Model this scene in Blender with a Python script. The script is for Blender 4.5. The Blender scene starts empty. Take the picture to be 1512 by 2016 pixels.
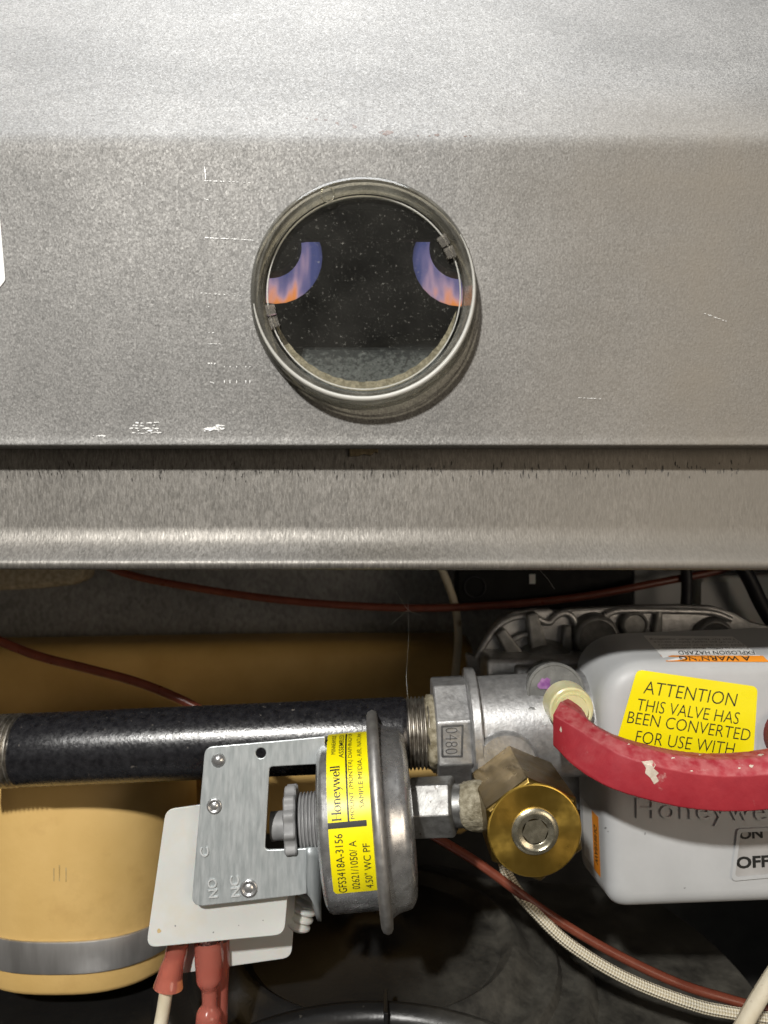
import bpy, bmesh, math, random
from mathutils import Vector, Matrix
from mathutils.bvhtree import BVHTree
random.seed(7)
SC = bpy.context.scene
COL = SC.collection
MM = 0.001
F = 1515.0            # focal length of the photograph in its own pixels
PCX, PCY = 756.0, 1008.0
R = math.radians

# ------------------------------------------------------------------ camera, world, lamps
cam_data = bpy.data.cameras.new('camera')
cam = bpy.data.objects.new('camera', cam_data); COL.objects.link(cam)
cam.rotation_euler = (R(90), 0, 0)
cam_data.sensor_width = 36; cam_data.lens = F / 2016 * 36
cam_data.clip_start = 0.01; cam_data.clip_end = 20
cam_data.dof.use_dof = True; cam_data.dof.focus_distance = 0.205; cam_data.dof.aperture_fstop = 15
SC.camera = cam

world = bpy.data.worlds.new('World'); SC.world = world; world.use_nodes = True
wn = world.node_tree; bgn = wn.nodes['Background']
tcw = wn.nodes.new('ShaderNodeTexCoord'); sxw = wn.nodes.new('ShaderNodeSeparateXYZ')
crw = wn.nodes.new('ShaderNodeValToRGB'); mrw = wn.nodes.new('ShaderNodeMapRange')
mrw.inputs[1].default_value = -1; mrw.inputs[2].default_value = 1
wn.links.new(tcw.outputs['Generated'], sxw.inputs[0]); wn.links.new(sxw.outputs['Z'], mrw.inputs[0])
wn.links.new(mrw.outputs[0], crw.inputs[0]); wn.links.new(crw.outputs[0], bgn.inputs[0])
crw.color_ramp.elements[0].position = 0.3; crw.color_ramp.elements[0].color = (0.38, 0.335, 0.27, 1)
crw.color_ramp.elements[1].position = 0.75; crw.color_ramp.elements[1].color = (0.52, 0.51, 0.49, 1)
bgn.inputs[1].default_value = 0.165

def area_lamp(name, loc, target, size, power, col):
    l = bpy.data.lights.new(name, 'AREA'); l.shape = 'DISK'; l.size = size; l.energy = power; l.color = col
    o = bpy.data.objects.new(name, l); COL.objects.link(o); o.location = loc
    o.rotation_euler = (Vector(target) - Vector(loc)).to_track_quat('-Z', 'Y').to_euler()
    return o
area_lamp('work_lamp', (-0.20, -0.47, 0.445), (0, 0.2, 0.0), 0.04, 8.2, (1.0, 0.975, 0.93))
area_lamp('room_lamp', (0.60, -0.55, 0.05), (0.05, 0.2, 0.0), 0.45, 1.9, (1.0, 0.84, 0.66))

SC.view_settings.view_transform = 'Standard'; SC.view_settings.look = 'None'
SC.view_settings.exposure = 0.0; SC.view_settings.gamma = 1.0
SC.render.engine = 'CYCLES'
SC.cycles.max_bounces = 10; SC.cycles.transparent_max_bounces = 16
SC.cycles.sample_clamp_indirect = 4.0
SC.cycles.use_denoising = True

area_lamp('ceiling_lamp', (-0.12, 0.16, 1.10), (-0.02, 0.22, 0.0), 0.90, 19.0, (0.96, 0.98, 1.0))
# ------------------------------------------------------------------ helpers
def P(px, py, d):
    return Vector(((px - PCX) / F * d, d, -(py - PCY) / F * d))
def ray(px, py):
    return Vector(((px - PCX) / F, 1.0, -(py - PCY) / F))

def base_of(parent):
    p = parent
    while p.parent: p = p.parent
    return p.location / MM

def obj(name, geo, mat, parent=None, smooth=False, uv=None, angle=None, origin=None):
    verts, faces = geo
    me = bpy.data.meshes.new(name)
    if parent is not None: off = base_of(parent)
    elif origin is not None: off = Vector(origin)
    else:
        xs = [v[0] for v in verts]; ys = [v[1] for v in verts]; zs = [v[2] for v in verts]
        off = Vector(((min(xs)+max(xs))/2, (min(ys)+max(ys))/2, min(zs)))
    me.from_pydata([((v[0]-off[0])*MM, (v[1]-off[1])*MM, (v[2]-off[2])*MM) for v in verts], [], faces)
    if uv:
        l = me.uv_layers.new(name='UVMap')
        for lp in me.loops: l.data[lp.index].uv = uv[lp.vertex_index]
    me.materials.append(mat)
    bm = bmesh.new(); bm.from_mesh(me)
    if not uv: bmesh.ops.recalc_face_normals(bm, faces=bm.faces)
    if angle is not None:
        for f in bm.faces: f.smooth = True
        for e in bm.edges:
            if len(e.link_faces) == 2 and e.calc_face_angle(0) > R(angle): e.smooth = False
    elif smooth:
        for f in bm.faces: f.smooth = True
    bm.to_mesh(me); bm.free()
    o = bpy.data.objects.new(name, me); COL.objects.link(o)
    if parent is not None: o.parent = parent
    else: o.location = off * MM
    return o

def tag(o, label, cat, group=None):
    o['label'] = label; o['category'] = cat
    if group: o['group'] = group
    return o
def thing(name, label, cat, loc, group=None):
    o = bpy.data.objects.new(name, None); COL.objects.link(o)
    o.empty_display_size = 0.01
    o.location = Vector(loc) * MM
    return tag(o, label, cat, group)
def struct(o):
    o['kind'] = 'structure'; return o

def join(*geos):
    V, Fc = [], []
    for v, f in geos:
        n = len(V); V += [Vector(q) for q in v]; Fc += [[i + n for i in q] for q in f]
    return V, Fc

def ortho(a):
    a = Vector(a).normalized()
    u = Vector((0, 0, 1)) if abs(a.z) < 0.9 else Vector((1, 0, 0))
    u = (u - a * u.dot(a)).normalized()
    return a, u, a.cross(u)

def lathe(o, axis, prof, n=48, phase=0.0, cap=(True, True), a0=0.0, a1=360.0, jitter=None):
    """prof: (distance along the axis, radius)"""
    a, u, w = ortho(axis); o = Vector(o)
    full = abs(a1 - a0) >= 359.9
    m = n if full else n + 1
    V, Fc = [], []
    for t, r in prof:
        for i in range(m):
            th = R(a0 + (a1 - a0) * i / n) + phase
            rr = r * (jitter(t, th) if jitter else 1)
            V.append(o + a * t + u * (rr * math.cos(th)) + w * (rr * math.sin(th)))
    for j in range(len(prof) - 1):
        for i in range(n):
            i2 = (i + 1) % m if full else i + 1
            Fc.append([j*m + i, j*m + i2, (j+1)*m + i2, (j+1)*m + i])
    if full and cap[0]: Fc.append(list(range(m - 1, -1, -1)))
    if full and cap[1]: Fc.append(list(range((len(prof)-1)*m, len(prof)*m)))
    return V, Fc

def prism_ring(o, axis, prof, sides, phase):      # hexagon and octagon bars
    return lathe(o, axis, prof, n=sides, phase=phase)

def box(c, h, rot=None):
    c = Vector(c); V = []
    for sx in (-1, 1):
        for sy in (-1, 1):
            for sz in (-1, 1):
                q = Vector((sx*h[0], sy*h[1], sz*h[2]))
                if rot: q = rot @ q
                V.append(c + q)
    Fc = [[0,1,3,2],[4,6,7,5],[0,4,5,1],[2,3,7,6],[0,2,6,4],[1,5,7,3]]
    return V, Fc

def catmull(pts, per=8):
    pts = [Vector(p) for p in pts]; out = []
    q = [pts[0]*2 - pts[1]] + pts + [pts[-1]*2 - pts[-2]]
    for i in range(1, len(q) - 2):
        p0, p1, p2, p3 = q[i-1], q[i], q[i+1], q[i+2]
        for k in range(per):
            t = k / per
            out.append(0.5*((2*p1) + (p2-p0)*t + (2*p0-5*p1+4*p2-p3)*t*t + (3*p1-p0-3*p2+p3)*t**3))
    out.append(pts[-1]); return out

def tube(pts, r, n=14, rfun=None):
    V, Fc, UV = [], [], []
    ln = 0; prev = None; u = None
    for i, p in enumerate(pts):
        t = (pts[min(i+1, len(pts)-1)] - pts[max(i-1, 0)]).normalized()
        if u is None: _, u, _ = ortho(t)
        u = (u - t*u.dot(t)).normalized(); w = t.cross(u)
        if prev is not None: ln += (p - prev).length
        prev = p
        rr = rfun(i / (len(pts)-1)) if rfun else r
        for k in range(n + 1):
            a = 2*math.pi*k/n
            V.append(p + u*(rr*math.cos(a)) + w*(rr*math.sin(a))); UV.append((k/n, ln))
    m = n + 1
    for j in range(len(pts)-1):
        for k in range(n): Fc.append([j*m+k, j*m+k+1, (j+1)*m+k+1, (j+1)*m+k])
    return (V, Fc), UV

def wire_path(spec, per=10): return catmull([P(*s) for s in spec], per)

def round_poly(pts, r, n=5):
    out = []; m = len(pts)
    for i in range(m):
        p = Vector(pts[i]).to_2d(); a = Vector(pts[i-1]).to_2d(); b = Vector(pts[(i+1) % m]).to_2d()
        rr = r[i] if isinstance(r, (list, tuple)) else r
        if rr <= 0: out.append(p); continue
        da = (a-p).normalized(); db = (b-p).normalized()
        ang = da.angle(db)
        d = min(rr / math.tan(ang/2), (a-p).length*0.49, (b-p).length*0.49)
        s = p + da*d; e = p + db*d
        for k in range(n+1):
            t = k/n
            out.append(s*(1-t)**2 + p*2*t*(1-t) + e*t*t)
    return out

def geo_from_curve(cu, z=True):
    o = bpy.data.objects.new('tmp', cu)
    me = bpy.data.meshes.new_from_object(o)
    V = [v.co.copy() for v in me.vertices]; Fc = [list(p.vertices) for p in me.polygons]
    bpy.data.objects.remove(o); bpy.data.curves.remove(cu); bpy.data.meshes.remove(me)
    return V, Fc

def plate2d(outlines, th, bev=0.2, res=1):
    """flat sheet in the XY plane with holes; +Z is its face"""
    cu = bpy.data.curves.new('tmp', 'CURVE'); cu.dimensions = '2D'; cu.fill_mode = 'BOTH'
    cu.extrude = max(th/2 - bev, 0.001); cu.bevel_depth = bev; cu.bevel_resolution = res; cu.offset = -bev
    for ol in outlines:
        s = cu.splines.new('POLY'); s.points.add(len(ol)-1); s.use_cyclic_u = True
        for i, p in enumerate(ol): s.points[i].co = (p[0], p[1], 0, 1)
    return geo_from_curve(cu)

def circ(c, r, n=28): return [Vector((c[0]+r*math.cos(2*math.pi*i/n), c[1]+r*math.sin(2*math.pi*i/n))) for i in range(n)]

class Plane:
    """a real plane in space, met by sight lines"""
    def __init__(s, p0, n): s.p0 = Vector(p0); s.n = Vector(n).normalized()
    def hit(s, px, py):
        d = ray(px, py); return d * (s.p0.dot(s.n) / d.dot(s.n))
    def basis(s):
        u = Vector((1, 0, 0)); u = (u - s.n*u.dot(s.n)).normalized(); v = s.n.cross(u)
        return u, v
    def to2(s, p):
        u, v = s.basis(); q = p - s.p0; return Vector((q.dot(u), q.dot(v)))
    def to3(s, x, y, z=0):
        u, v = s.basis(); return s.p0 + u*x + v*y + s.n*z
    def px2(s, px, py): return s.to2(s.hit(px, py))
    def plate(s, outlines_px, radii, th, bev=0.2, circles=()):
        ols = [round_poly([s.px2(*q) for q in ol], r) for ol, r in zip(outlines_px, radii)]
        for c, r in circles: ols.append(circ(s.px2(*c), r))
        V, Fc = plate2d(ols, th, bev)
        return [s.to3(v.x, v.y, v.z) for v in V], Fc

class Surf:
    """the surface of a built mesh, met by sight lines"""
    def __init__(s, geo): s.t = BVHTree.FromPolygons([Vector(v) for v in geo[0]], geo[1])
    def hit(s, px, py):
        d = ray(px, py).normalized(); h = s.t.ray_cast(Vector((0, 0, 0)), d)
        if h[0] is None:
            h = s.t.find_nearest(d * 225)
        return h[0]

def patch(outline_px, surf, eps, rings=7):
    """a sticker: outline filled with rings and laid on a surface"""
    dn = []
    for i, p in enumerate(outline_px):
        q = Vector(outline_px[(i+1) % len(outline_px)]); p = Vector(p); m = max(1, int((q-p).length/9))
        dn += [p + (q-p)*k/m for k in range(m)]
    if rings > 4: outline_px = dn; rings = 12
    c = Vector((sum(p[0] for p in outline_px)/len(outline_px), sum(p[1] for p in outline_px)/len(outline_px)))
    V, Fc = [], []; n = len(outline_px)
    for j in range(rings):
        k = 1 - j/rings
        for p in outline_px:
            q = c + (Vector(p) - c)*k; h = surf.hit(q.x, q.y); V.append(h*(1 - eps/h.length))
    h = surf.hit(c.x, c.y); V.append(h*(1 - eps/h.length))
    for j in range(rings-1):
        for i in range(n): Fc.append([j*n+i, j*n+(i+1) % n, (j+1)*n+(i+1) % n, (j+1)*n+i])
    for i in range(n): Fc.append([(rings-1)*n+i, (rings-1)*n+(i+1) % n, rings*n])
    return V, Fc

def text_geo(body, extrude=0.0, offset=0.0, spacing=1.0):
    cu = bpy.data.curves.new('tmp', 'FONT'); cu.body = body; cu.size = 1; cu.resolution_u = 3
    cu.extrude = extrude; cu.offset = offset; cu.space_character = spacing
    V, Fc = geo_from_curve(cu)
    x0 = min(v.x for v in V); x1 = max(v.x for v in V); y0 = min(v.y for v in V); y1 = max(v.y for v in V)
    return [Vector(((v.x-x0)/(x1-x0), (v.y-y0)/(y1-y0), v.z)) for v in V], Fc

def text_on(body, o, right, up, surf, eps, offset=0.0, extrude=0.0, spacing=1.0, depth=0.0):
    """lettering laid on a surface; o/right/up frame its box on that surface"""
    V, Fc = text_geo(body, extrude, offset, spacing)
    o = Vector(o); right = Vector(right); up = Vector(up); out = []
    zmax = max(abs(v.z) for v in V) or 1
    for v in V:
        q = o + right*v.x + up*v.y; h = surf.hit(q.x, q.y)
        e = eps + (depth * (v.z/zmax) if extrude else 0)
        out.append(h*(1 - e/h.length))
    return out, Fc

# serif lettering made of strokes: thick stems, thin joins, small feet
def stroke(pts, w):
    pts = [Vector(p) for p in pts]; V, Fc = [], []
    for i, p in enumerate(pts):
        t = (pts[min(i+1, len(pts)-1)] - pts[max(i-1, 0)]).normalized(); nrm = Vector((-t.y, t.x))
        ww = w(i/(len(pts)-1)) if callable(w) else w
        V += [p + nrm*ww/2, p - nrm*ww/2]
    for i in range(len(pts)-1): Fc.append([2*i, 2*i+1, 2*i+3, 2*i+2])
    return V, Fc
def arc2(c, rx, ry, a0, a1, n=14): return [(c[0]+rx*math.cos(R(a0+(a1-a0)*i/n)), c[1]+ry*math.sin(R(a0+(a1-a0)*i/n))) for i in range(n+1)]
T, S_ = 0.15, 0.055
def ring_w(a0, a1, thick=T, thin=S_):
    return lambda t: thin + (thick-thin)*abs(math.cos(R(a0 + (a1-a0)*t)))
GL = {
 'H': (0.86, [([(.14,0),(.14,1)],T), ([(.70,0),(.70,1)],T), ([(.14,.52),(.70,.52)],S_), ([(0,.02),(.28,.02)],.05), ([(.56,.02),(.84,.02)],.05), ([(0,.98),(.28,.98)],.05), ([(.56,.98),(.84,.98)],.05)]),
 'o': (0.62, [(arc2((.29,.33),.24,.31,0,360,24), ring_w(0,360))]),
 'n': (0.68, [([(.14,0),(.14,.64)],T), (arc2((.32,.42),.18,.22,180,0,10), S_+.03), ([(.50,0),(.50,.45)],T), ([(0,.02),(.26,.02)],.045), ([(.38,.02),(.64,.02)],.045), ([(0,.63),(.15,.63)],.045)]),
 'e': (0.58, [(arc2((.28,.33),.23,.31,0,320,22), ring_w(0,320)), ([(.06,.36),(.5,.36)],S_)]),
 'y': (0.62, [([(.08,.65),(.32,.02)],T*.9), ([(.55,.65),(.26,-.22),(.12,-.27)],S_+.02), ([(0,.64),(.22,.64)],.045), ([(.42,.64),(.64,.64)],.045)]),
 'w': (0.92, [([(.06,.65),(.26,0)],T*.9), ([(.26,0),(.44,.62)],S_), ([(.44,.65),(.62,0)],T*.9), ([(.62,0),(.80,.65)],S_), ([(0,.64),(.2,.64)],.045), ([(.7,.64),(.88,.64)],.045)]),
 'l': (0.34, [([(.14,0),(.14,1.02)],T), ([(0,.02),(.28,.02)],.045), ([(0,1.0),(.14,1.0)],.045)]),
}
def serif_geo(word):
    V, Fc = [], []; x = 0; k = 0
    for ch in word:
        adv, sts = GL[ch]
        for pts, w in sts:
            v, f = stroke(pts, w); n = len(V); k += 1
            V += [Vector((q.x + x, q.y, 0.004*k)) for q in v]; Fc += [[i+n for i in q] for q in f]
        x += adv
    return [Vector((v.x/x, v.y, v.z)) for v in V], Fc

# ------------------------------------------------------------------ materials
class NT:
    def __init__(s, name):
        s.m = bpy.data.materials.new(name); s.m.use_nodes = True
        s.t = s.m.node_tree; s.b = s.t.nodes['Principled BSDF']; s.out = s.t.nodes['Material Output']
        s.tc = s.t.nodes.new('ShaderNodeTexCoord')
    def n(s, typ, **kw):
        nd = s.t.nodes.new('ShaderNode' + typ)
        for k, v in kw.items():
            if k.startswith('i'):
                key = k[1:]; nd.inputs[int(key) if key.isdigit() else key.replace('_', ' ')].default_value = v
            else: setattr(nd, k, v)
        return nd
    def l(s, a, b): s.t.links.new(a, b)
    def coords(s, stretch=(1,1,1), src='Object'):
        mp = s.n('Mapping'); mp.inputs['Scale'].default_value = stretch; s.l(s.tc.outputs[src], mp.inputs[0]); return mp.outputs[0]
    def noise(s, scale, detail=4, rough=0.55, stretch=(1,1,1), src='Object'):
        nd = s.n('TexNoise'); nd.inputs['Scale'].default_value = scale; nd.inputs['Detail'].default_value = detail
        nd.inputs['Roughness'].default_value = rough; s.l(s.coords(stretch, src), nd.inputs['Vector']); return nd.outputs['Fac']
    def ramp(s, fac, stops):
        r = s.n('ValToRGB'); e = r.color_ramp.elements
        while len(e) < len(stops): e.new(0.5)
        for i, (p, c) in enumerate(stops):
            e[i].position = p; e[i].color = (c, c, c, 1) if isinstance(c, (int, float)) else (*c, 1)
        s.l(fac, r.inputs[0]); return r.outputs[0]
    def mix(s, fac, a, b, mode='MIX'):
        m = s.n('MixRGB'); m.blend_type = mode
        for i, q in enumerate((fac, a, b)):
            if isinstance(q, (int, float)): m.inputs[i].default_value = q if i == 0 else (q, q, q, 1)
            elif isinstance(q, tuple): m.inputs[i].default_value = (*q, 1)
            else: s.l(q, m.inputs[i])
        return m.outputs[0]
    def math(s, op, a, b=0.0):
        m = s.n('Math'); m.operation = op
        for i, q in enumerate((a, b)):
            if isinstance(q, (int, float)): m.inputs[i].default_value = q
            else: s.l(q, m.inputs[i])
        return m.outputs[0]
    def bump(s, h, strength, dist=0.0002):
        b = s.n('Bump'); b.inputs['Strength'].default_value = strength; b.inputs['Distance'].default_value = dist
        s.l(h, b.inputs['Height']); s.l(b.outputs[0], s.b.inputs['Normal']); return b
    def set(s, **kw):
        for k, v in kw.items():
            i = s.b.inputs[k.replace('_', ' ')]
            if isinstance(v, tuple) and len(v) == 3: v = (*v, 1)
            if hasattr(v, 'is_output'): s.l(v, i)
            else: i.default_value = v
        return s

def worn(name, c1, c2, scale=150, rough=(0.4, 0.6), metal=0.0, bump=0.15, bscale=900, stretch=(1,1,1), stops=(0.35, 0.65), dist=0.0002, dirt=None, dirt_scale=60, dirt_stops=(0.62, 0.72), **kw):
    s = NT(name)
    f = s.noise(scale, 5, 0.6, stretch)
    c = s.ramp(f, [(stops[0], c1), (stops[1], c2)])
    if dirt:
        g = s.ramp(s.noise(dirt_scale, 6, 0.65), [(dirt_stops[0], 0.0), (dirt_stops[1], 1.0)])
        c = s.mix(g, c, dirt)
    s.set(Base_Color=c, Metallic=metal)
    s.set(Roughness=s.ramp(s.noise(scale*1.7, 4, 0.6, stretch), [(0.3, rough[0]), (0.7, rough[1])]))
    if bump: s.bump(s.noise(bscale, 4, 0.6, stretch), bump, dist)
    s.set(**kw)
    return s.m

def galvanized(name, lo, hi, stretch, grain, metal=0.75, warm_tint=None, warm=(1,1,1), blotch=0.18, rough=(0.38, 0.5), bump=0.5, contrast=(0.36, 0.64)):
    """zinc-aluminium coated sheet: fine crystal grain, brighter spangles, cloudy dulling"""
    s = NT(name)
    g = s.ramp(s.noise(grain, 3, 0.65, stretch), [(contrast[0], lo), (contrast[1], hi)])
    v = s.n('TexVoronoi'); v.inputs['Scale'].default_value = grain*0.8; s.l(s.coords(stretch), v.inputs['Vector'])
    sep = s.n('SeparateColor'); s.l(v.outputs['Color'], sep.inputs[0])
    cell = s.ramp(sep.outputs[0], [(0.0, 0.80), (0.5, 1.0), (1.0, 1.14)])
    c = s.mix(1.0, g, cell, 'MULTIPLY')
    cloud = s.ramp(s.noise(28, 5, 0.6), [(0.3, 1.0 - blotch), (0.7, 1.0 + blotch*0.6)])
    c = s.mix(1.0, c, cloud, 'MULTIPLY'); c = s.mix(1.0, c, warm, 'MULTIPLY')
    dark = s.ramp(s.noise(grain*0.45, 5, 0.7, stretch), [(0.60, 0.0), (0.70, 1.0)])
    c = s.mix(s.math('MULTIPLY', dark, 0.28), c, (0.10, 0.095, 0.085))
    rg = s.ramp(sep.outputs[1], [(0.0, rough[0]), (1.0, rough[1])])
    smear = s.ramp(s.noise(14, 6, 0.7, (1, 1, 2.0)), [(0.35, 0.90), (0.65, 1.06)])
    c = s.mix(1.0, c, smear, 'MULTIPLY')
    if warm_tint:  # dull beige towards the right, warm side light put into the colour
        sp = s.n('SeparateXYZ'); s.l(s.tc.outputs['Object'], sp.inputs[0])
        mr = s.n('MapRange'); mr.inputs[1].default_value = warm_tint[0]; mr.inputs[2].default_value = warm_tint[1]; s.l(sp.outputs['X'], mr.inputs[0])
        mz = s.n('MapRange'); mz.inputs[1].default_value = warm_tint[3] + 0.02; mz.inputs[2].default_value = warm_tint[3] - 0.012; s.l(sp.outputs['Z'], mz.inputs[0])
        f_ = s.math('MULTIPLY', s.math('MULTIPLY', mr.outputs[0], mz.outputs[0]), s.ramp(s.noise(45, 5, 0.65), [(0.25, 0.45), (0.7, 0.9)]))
        c = s.mix(f_, c, warm_tint[2]); rg = s.mix(f_, rg, 0.75)
    s.set(Base_Color=c, Metallic=metal); s.set(Roughness=rg)
    h = s.math('ADD', s.noise(grain*0.7, 3, 0.6, stretch), s.math('MULTIPLY', sep.outputs[2], 0.45))
    s.bump(h, bump, 0.0002)
    return s.m

m_panel = galvanized('galvanized_sheet', (0.118, 0.114, 0.107), (0.29, 0.283, 0.27), (1, 1, 0.75), 2500, blotch=0.16, metal=0.40, rough=(0.52, 0.66), bump=0.5, contrast=(0.28, 0.72), warm_tint=(0.012, 0.075, (0.235, 0.210, 0.174), 0.072))
m_rail = galvanized('galvanized_rail', (0.16, 0.15, 0.134), (0.245, 0.232, 0.212), (1, 0.5, 0.26), 2800, metal=0.6, blotch=0.15, bump=0.3, rough=(0.44, 0.52), warm_tint=(-0.01, 0.08, (0.25, 0.228, 0.195), 9.0))
m_wall = galvanized('galvanized_wall', (0.27, 0.27, 0.265), (0.36, 0.355, 0.35), (1, 1, 0.6), 900, metal=0.5, bump=0.2)
m_white_label = worn('white_label_paper', (0.74, 0.74, 0.72), (0.80, 0.80, 0.79), bump=0.05)
m_residue = worn('white_residue', (0.82, 0.82, 0.80), (0.92, 0.92, 0.91), scale=1500, bump=0.6, rough=(0.25, 0.5))
m_stain = worn('tan_stain', (0.42, 0.28, 0.10), (0.55, 0.42, 0.22), scale=600)
m_rust = worn('rust_stain', (0.045, 0.022, 0.010), (0.11, 0.055, 0.028), scale=1200)
m_foam = worn('tan_foam', (0.11, 0.088, 0.05), (0.20, 0.16, 0.095), scale=1200, rough=(0.8, 0.95), bump=0.8)
m_dust = worn('tan_dust', (0.19, 0.155, 0.10), (0.42, 0.35, 0.25), scale=1400, rough=(0.85, 0.95), bump=0.6, bscale=1500)
m_black_int = worn('sooty_steel', (0.004, 0.004, 0.004), (0.010, 0.010, 0.010), rough=(0.6, 0.9))
m_ledge = worn('speckled_grey_ledge', (0.055, 0.055, 0.052), (0.12, 0.12, 0.115), scale=900, dirt=(0.015, 0.013, 0.012), dirt_scale=1000, dirt_stops=(0.50, 0.60))
m_tan = worn('tan_rubber', (0.64, 0.42, 0.145), (0.70, 0.47, 0.175), scale=45, rough=(0.5, 0.65), bump=0.25, bscale=260, dirt=(0.46, 0.27, 0.085), dirt_scale=30, dirt_stops=(0.54, 0.84), dist=0.0004)
m_tan_back = worn('tan_rubber_duct', (0.52, 0.33, 0.10), (0.62, 0.41, 0.14), scale=40, rough=(0.5, 0.7), bump=0.2, bscale=200)
m_clamp = worn('stainless_band', (0.34, 0.33, 0.32), (0.62, 0.61, 0.60), scale=45, rough=(0.34, 0.46), metal=0.75, stretch=(1.6, 1.6, 0.3), bump=0.08, bscale=700)
m_pipe = worn('black_iron', (0.006, 0.006, 0.008), (0.020, 0.020, 0.023), scale=500, rough=(0.18, 0.36), bump=0.22, bscale=1100, dirt=(0.16, 0.145, 0.13), dirt_scale=520, dirt_stops=(0.655, 0.72), Specular_IOR_Level=0.9, dist=0.0003)
m_thread = worn('bare_thread_steel', (0.20, 0.18, 0.15), (0.46, 0.43, 0.38), scale=500, rough=(0.3, 0.5), metal=0.9, dirt=(0.10, 0.08, 0.05), dirt_scale=300)
m_dope = worn('dried_pipe_sealant', (0.17, 0.145, 0.09), (0.42, 0.38, 0.28), scale=500, rough=(0.5, 0.8), bump=0.9, bscale=700, dist=0.0006)
m_zinc = worn('zinc_plated_steel', (0.42, 0.455, 0.46), (0.56, 0.59, 0.595), scale=900, rough=(0.40, 0.52), metal=0.6, stretch=(1, 1, 0.10), bump=0.10, bscale=800)
m_lit_zinc = worn('lit_zinc_letter', (0.66, 0.68, 0.68), (0.74, 0.76, 0.76), scale=500, rough=(0.4, 0.5), metal=0.5, bump=0.1)
m_drum = worn('bright_steel', (0.48, 0.48, 0.48), (0.72, 0.72, 0.72), scale=260, rough=(0.22, 0.34), metal=0.85, bump=0.12, bscale=520, dirt=(0.30, 0.28, 0.26), dirt_scale=300, dirt_stops=(0.60, 0.75))
m_flange = worn('dull_steel_flange', (0.32, 0.31, 0.295), (0.46, 0.45, 0.43), scale=300, rough=(0.4, 0.55), metal=0.75, bump=0.2)
m_nut = worn('grey_steel_nut', (0.20, 0.195, 0.188), (0.33, 0.33, 0.32), scale=320, rough=(0.34, 0.5), metal=0.85, bump=0.3, bscale=600, dirt=(0.10, 0.09, 0.08), dirt_scale=420, dirt_stops=(0.60, 0.70))
m_alu = worn('cast_aluminium', (0.42, 0.42, 0.42), (0.60, 0.60, 0.60), scale=420, rough=(0.35, 0.5), metal=0.75, bump=0.35, bscale=1300)
m_cast = worn('dull_cast_aluminium', (0.20, 0.20, 0.197), (0.32, 0.32, 0.31), scale=260, rough=(0.4, 0.6), metal=0.6, bump=0.4, bscale=900)
m_tap = worn('smoky_tap_sleeve', (0.13, 0.13, 0.125), (0.20, 0.20, 0.19), scale=200, rough=(0.22, 0.34), bump=0.1)
m_recess_shade = worn('cast_recess_shade', (0.05, 0.05, 0.05), (0.10, 0.10, 0.10), scale=400, rough=(0.5, 0.7))
m_grey_plastic = worn('grey_plastic', (0.24, 0.24, 0.24), (0.31, 0.31, 0.31), scale=260, rough=(0.45, 0.6), bump=0.15)
m_cover = worn('pale_grey_plastic', (0.45, 0.46, 0.465), (0.50, 0.51, 0.515), scale=60, rough=(0.42, 0.52), bump=0.06, bscale=1400, dirt=(0.36, 0.34, 0.30), dirt_scale=130, dirt_stops=(0.70, 0.80))
m_plate_plastic = worn('grey_switch_plate', (0.34, 0.33, 0.32), (0.42, 0.41, 0.40), scale=120, bump=0.1)
m_ink = worn('black_ink', (0.012, 0.012, 0.012), (0.02, 0.02, 0.018), scale=300, rough=(0.4, 0.5), bump=0)
m_fine_ink = worn('grey_fine_print', (0.18, 0.18, 0.18), (0.26, 0.26, 0.26), scale=300, rough=(0.4, 0.5), bump=0)
m_yellow = worn('yellow_sticker', (0.92, 0.78, 0.003), (0.94, 0.82, 0.006), scale=70, rough=(0.26, 0.36), bump=0.05, bscale=300)
m_orange = worn('orange_print', (0.80, 0.26, 0.02), (0.86, 0.31, 0.03), scale=80, rough=(0.35, 0.45), bump=0)
m_white_plate = worn('milky_plastic', (0.54, 0.545, 0.52), (0.60, 0.605, 0.58), scale=40, rough=(0.38, 0.5), bump=0.05, dirt=(0.58, 0.53, 0.42), dirt_scale=45, dirt_stops=(0.56, 0.8), Subsurface_Weight=0.15, Subsurface_Scale=0.002)
m_red = worn('scuffed_red_rubber', (0.285, 0.012, 0.022), (0.335, 0.02, 0.03), scale=190, rough=(0.5, 0.66), bump=0.35, bscale=520, dirt=(0.56, 0.42, 0.37), dirt_scale=170, dirt_stops=(0.63, 0.80))
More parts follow.
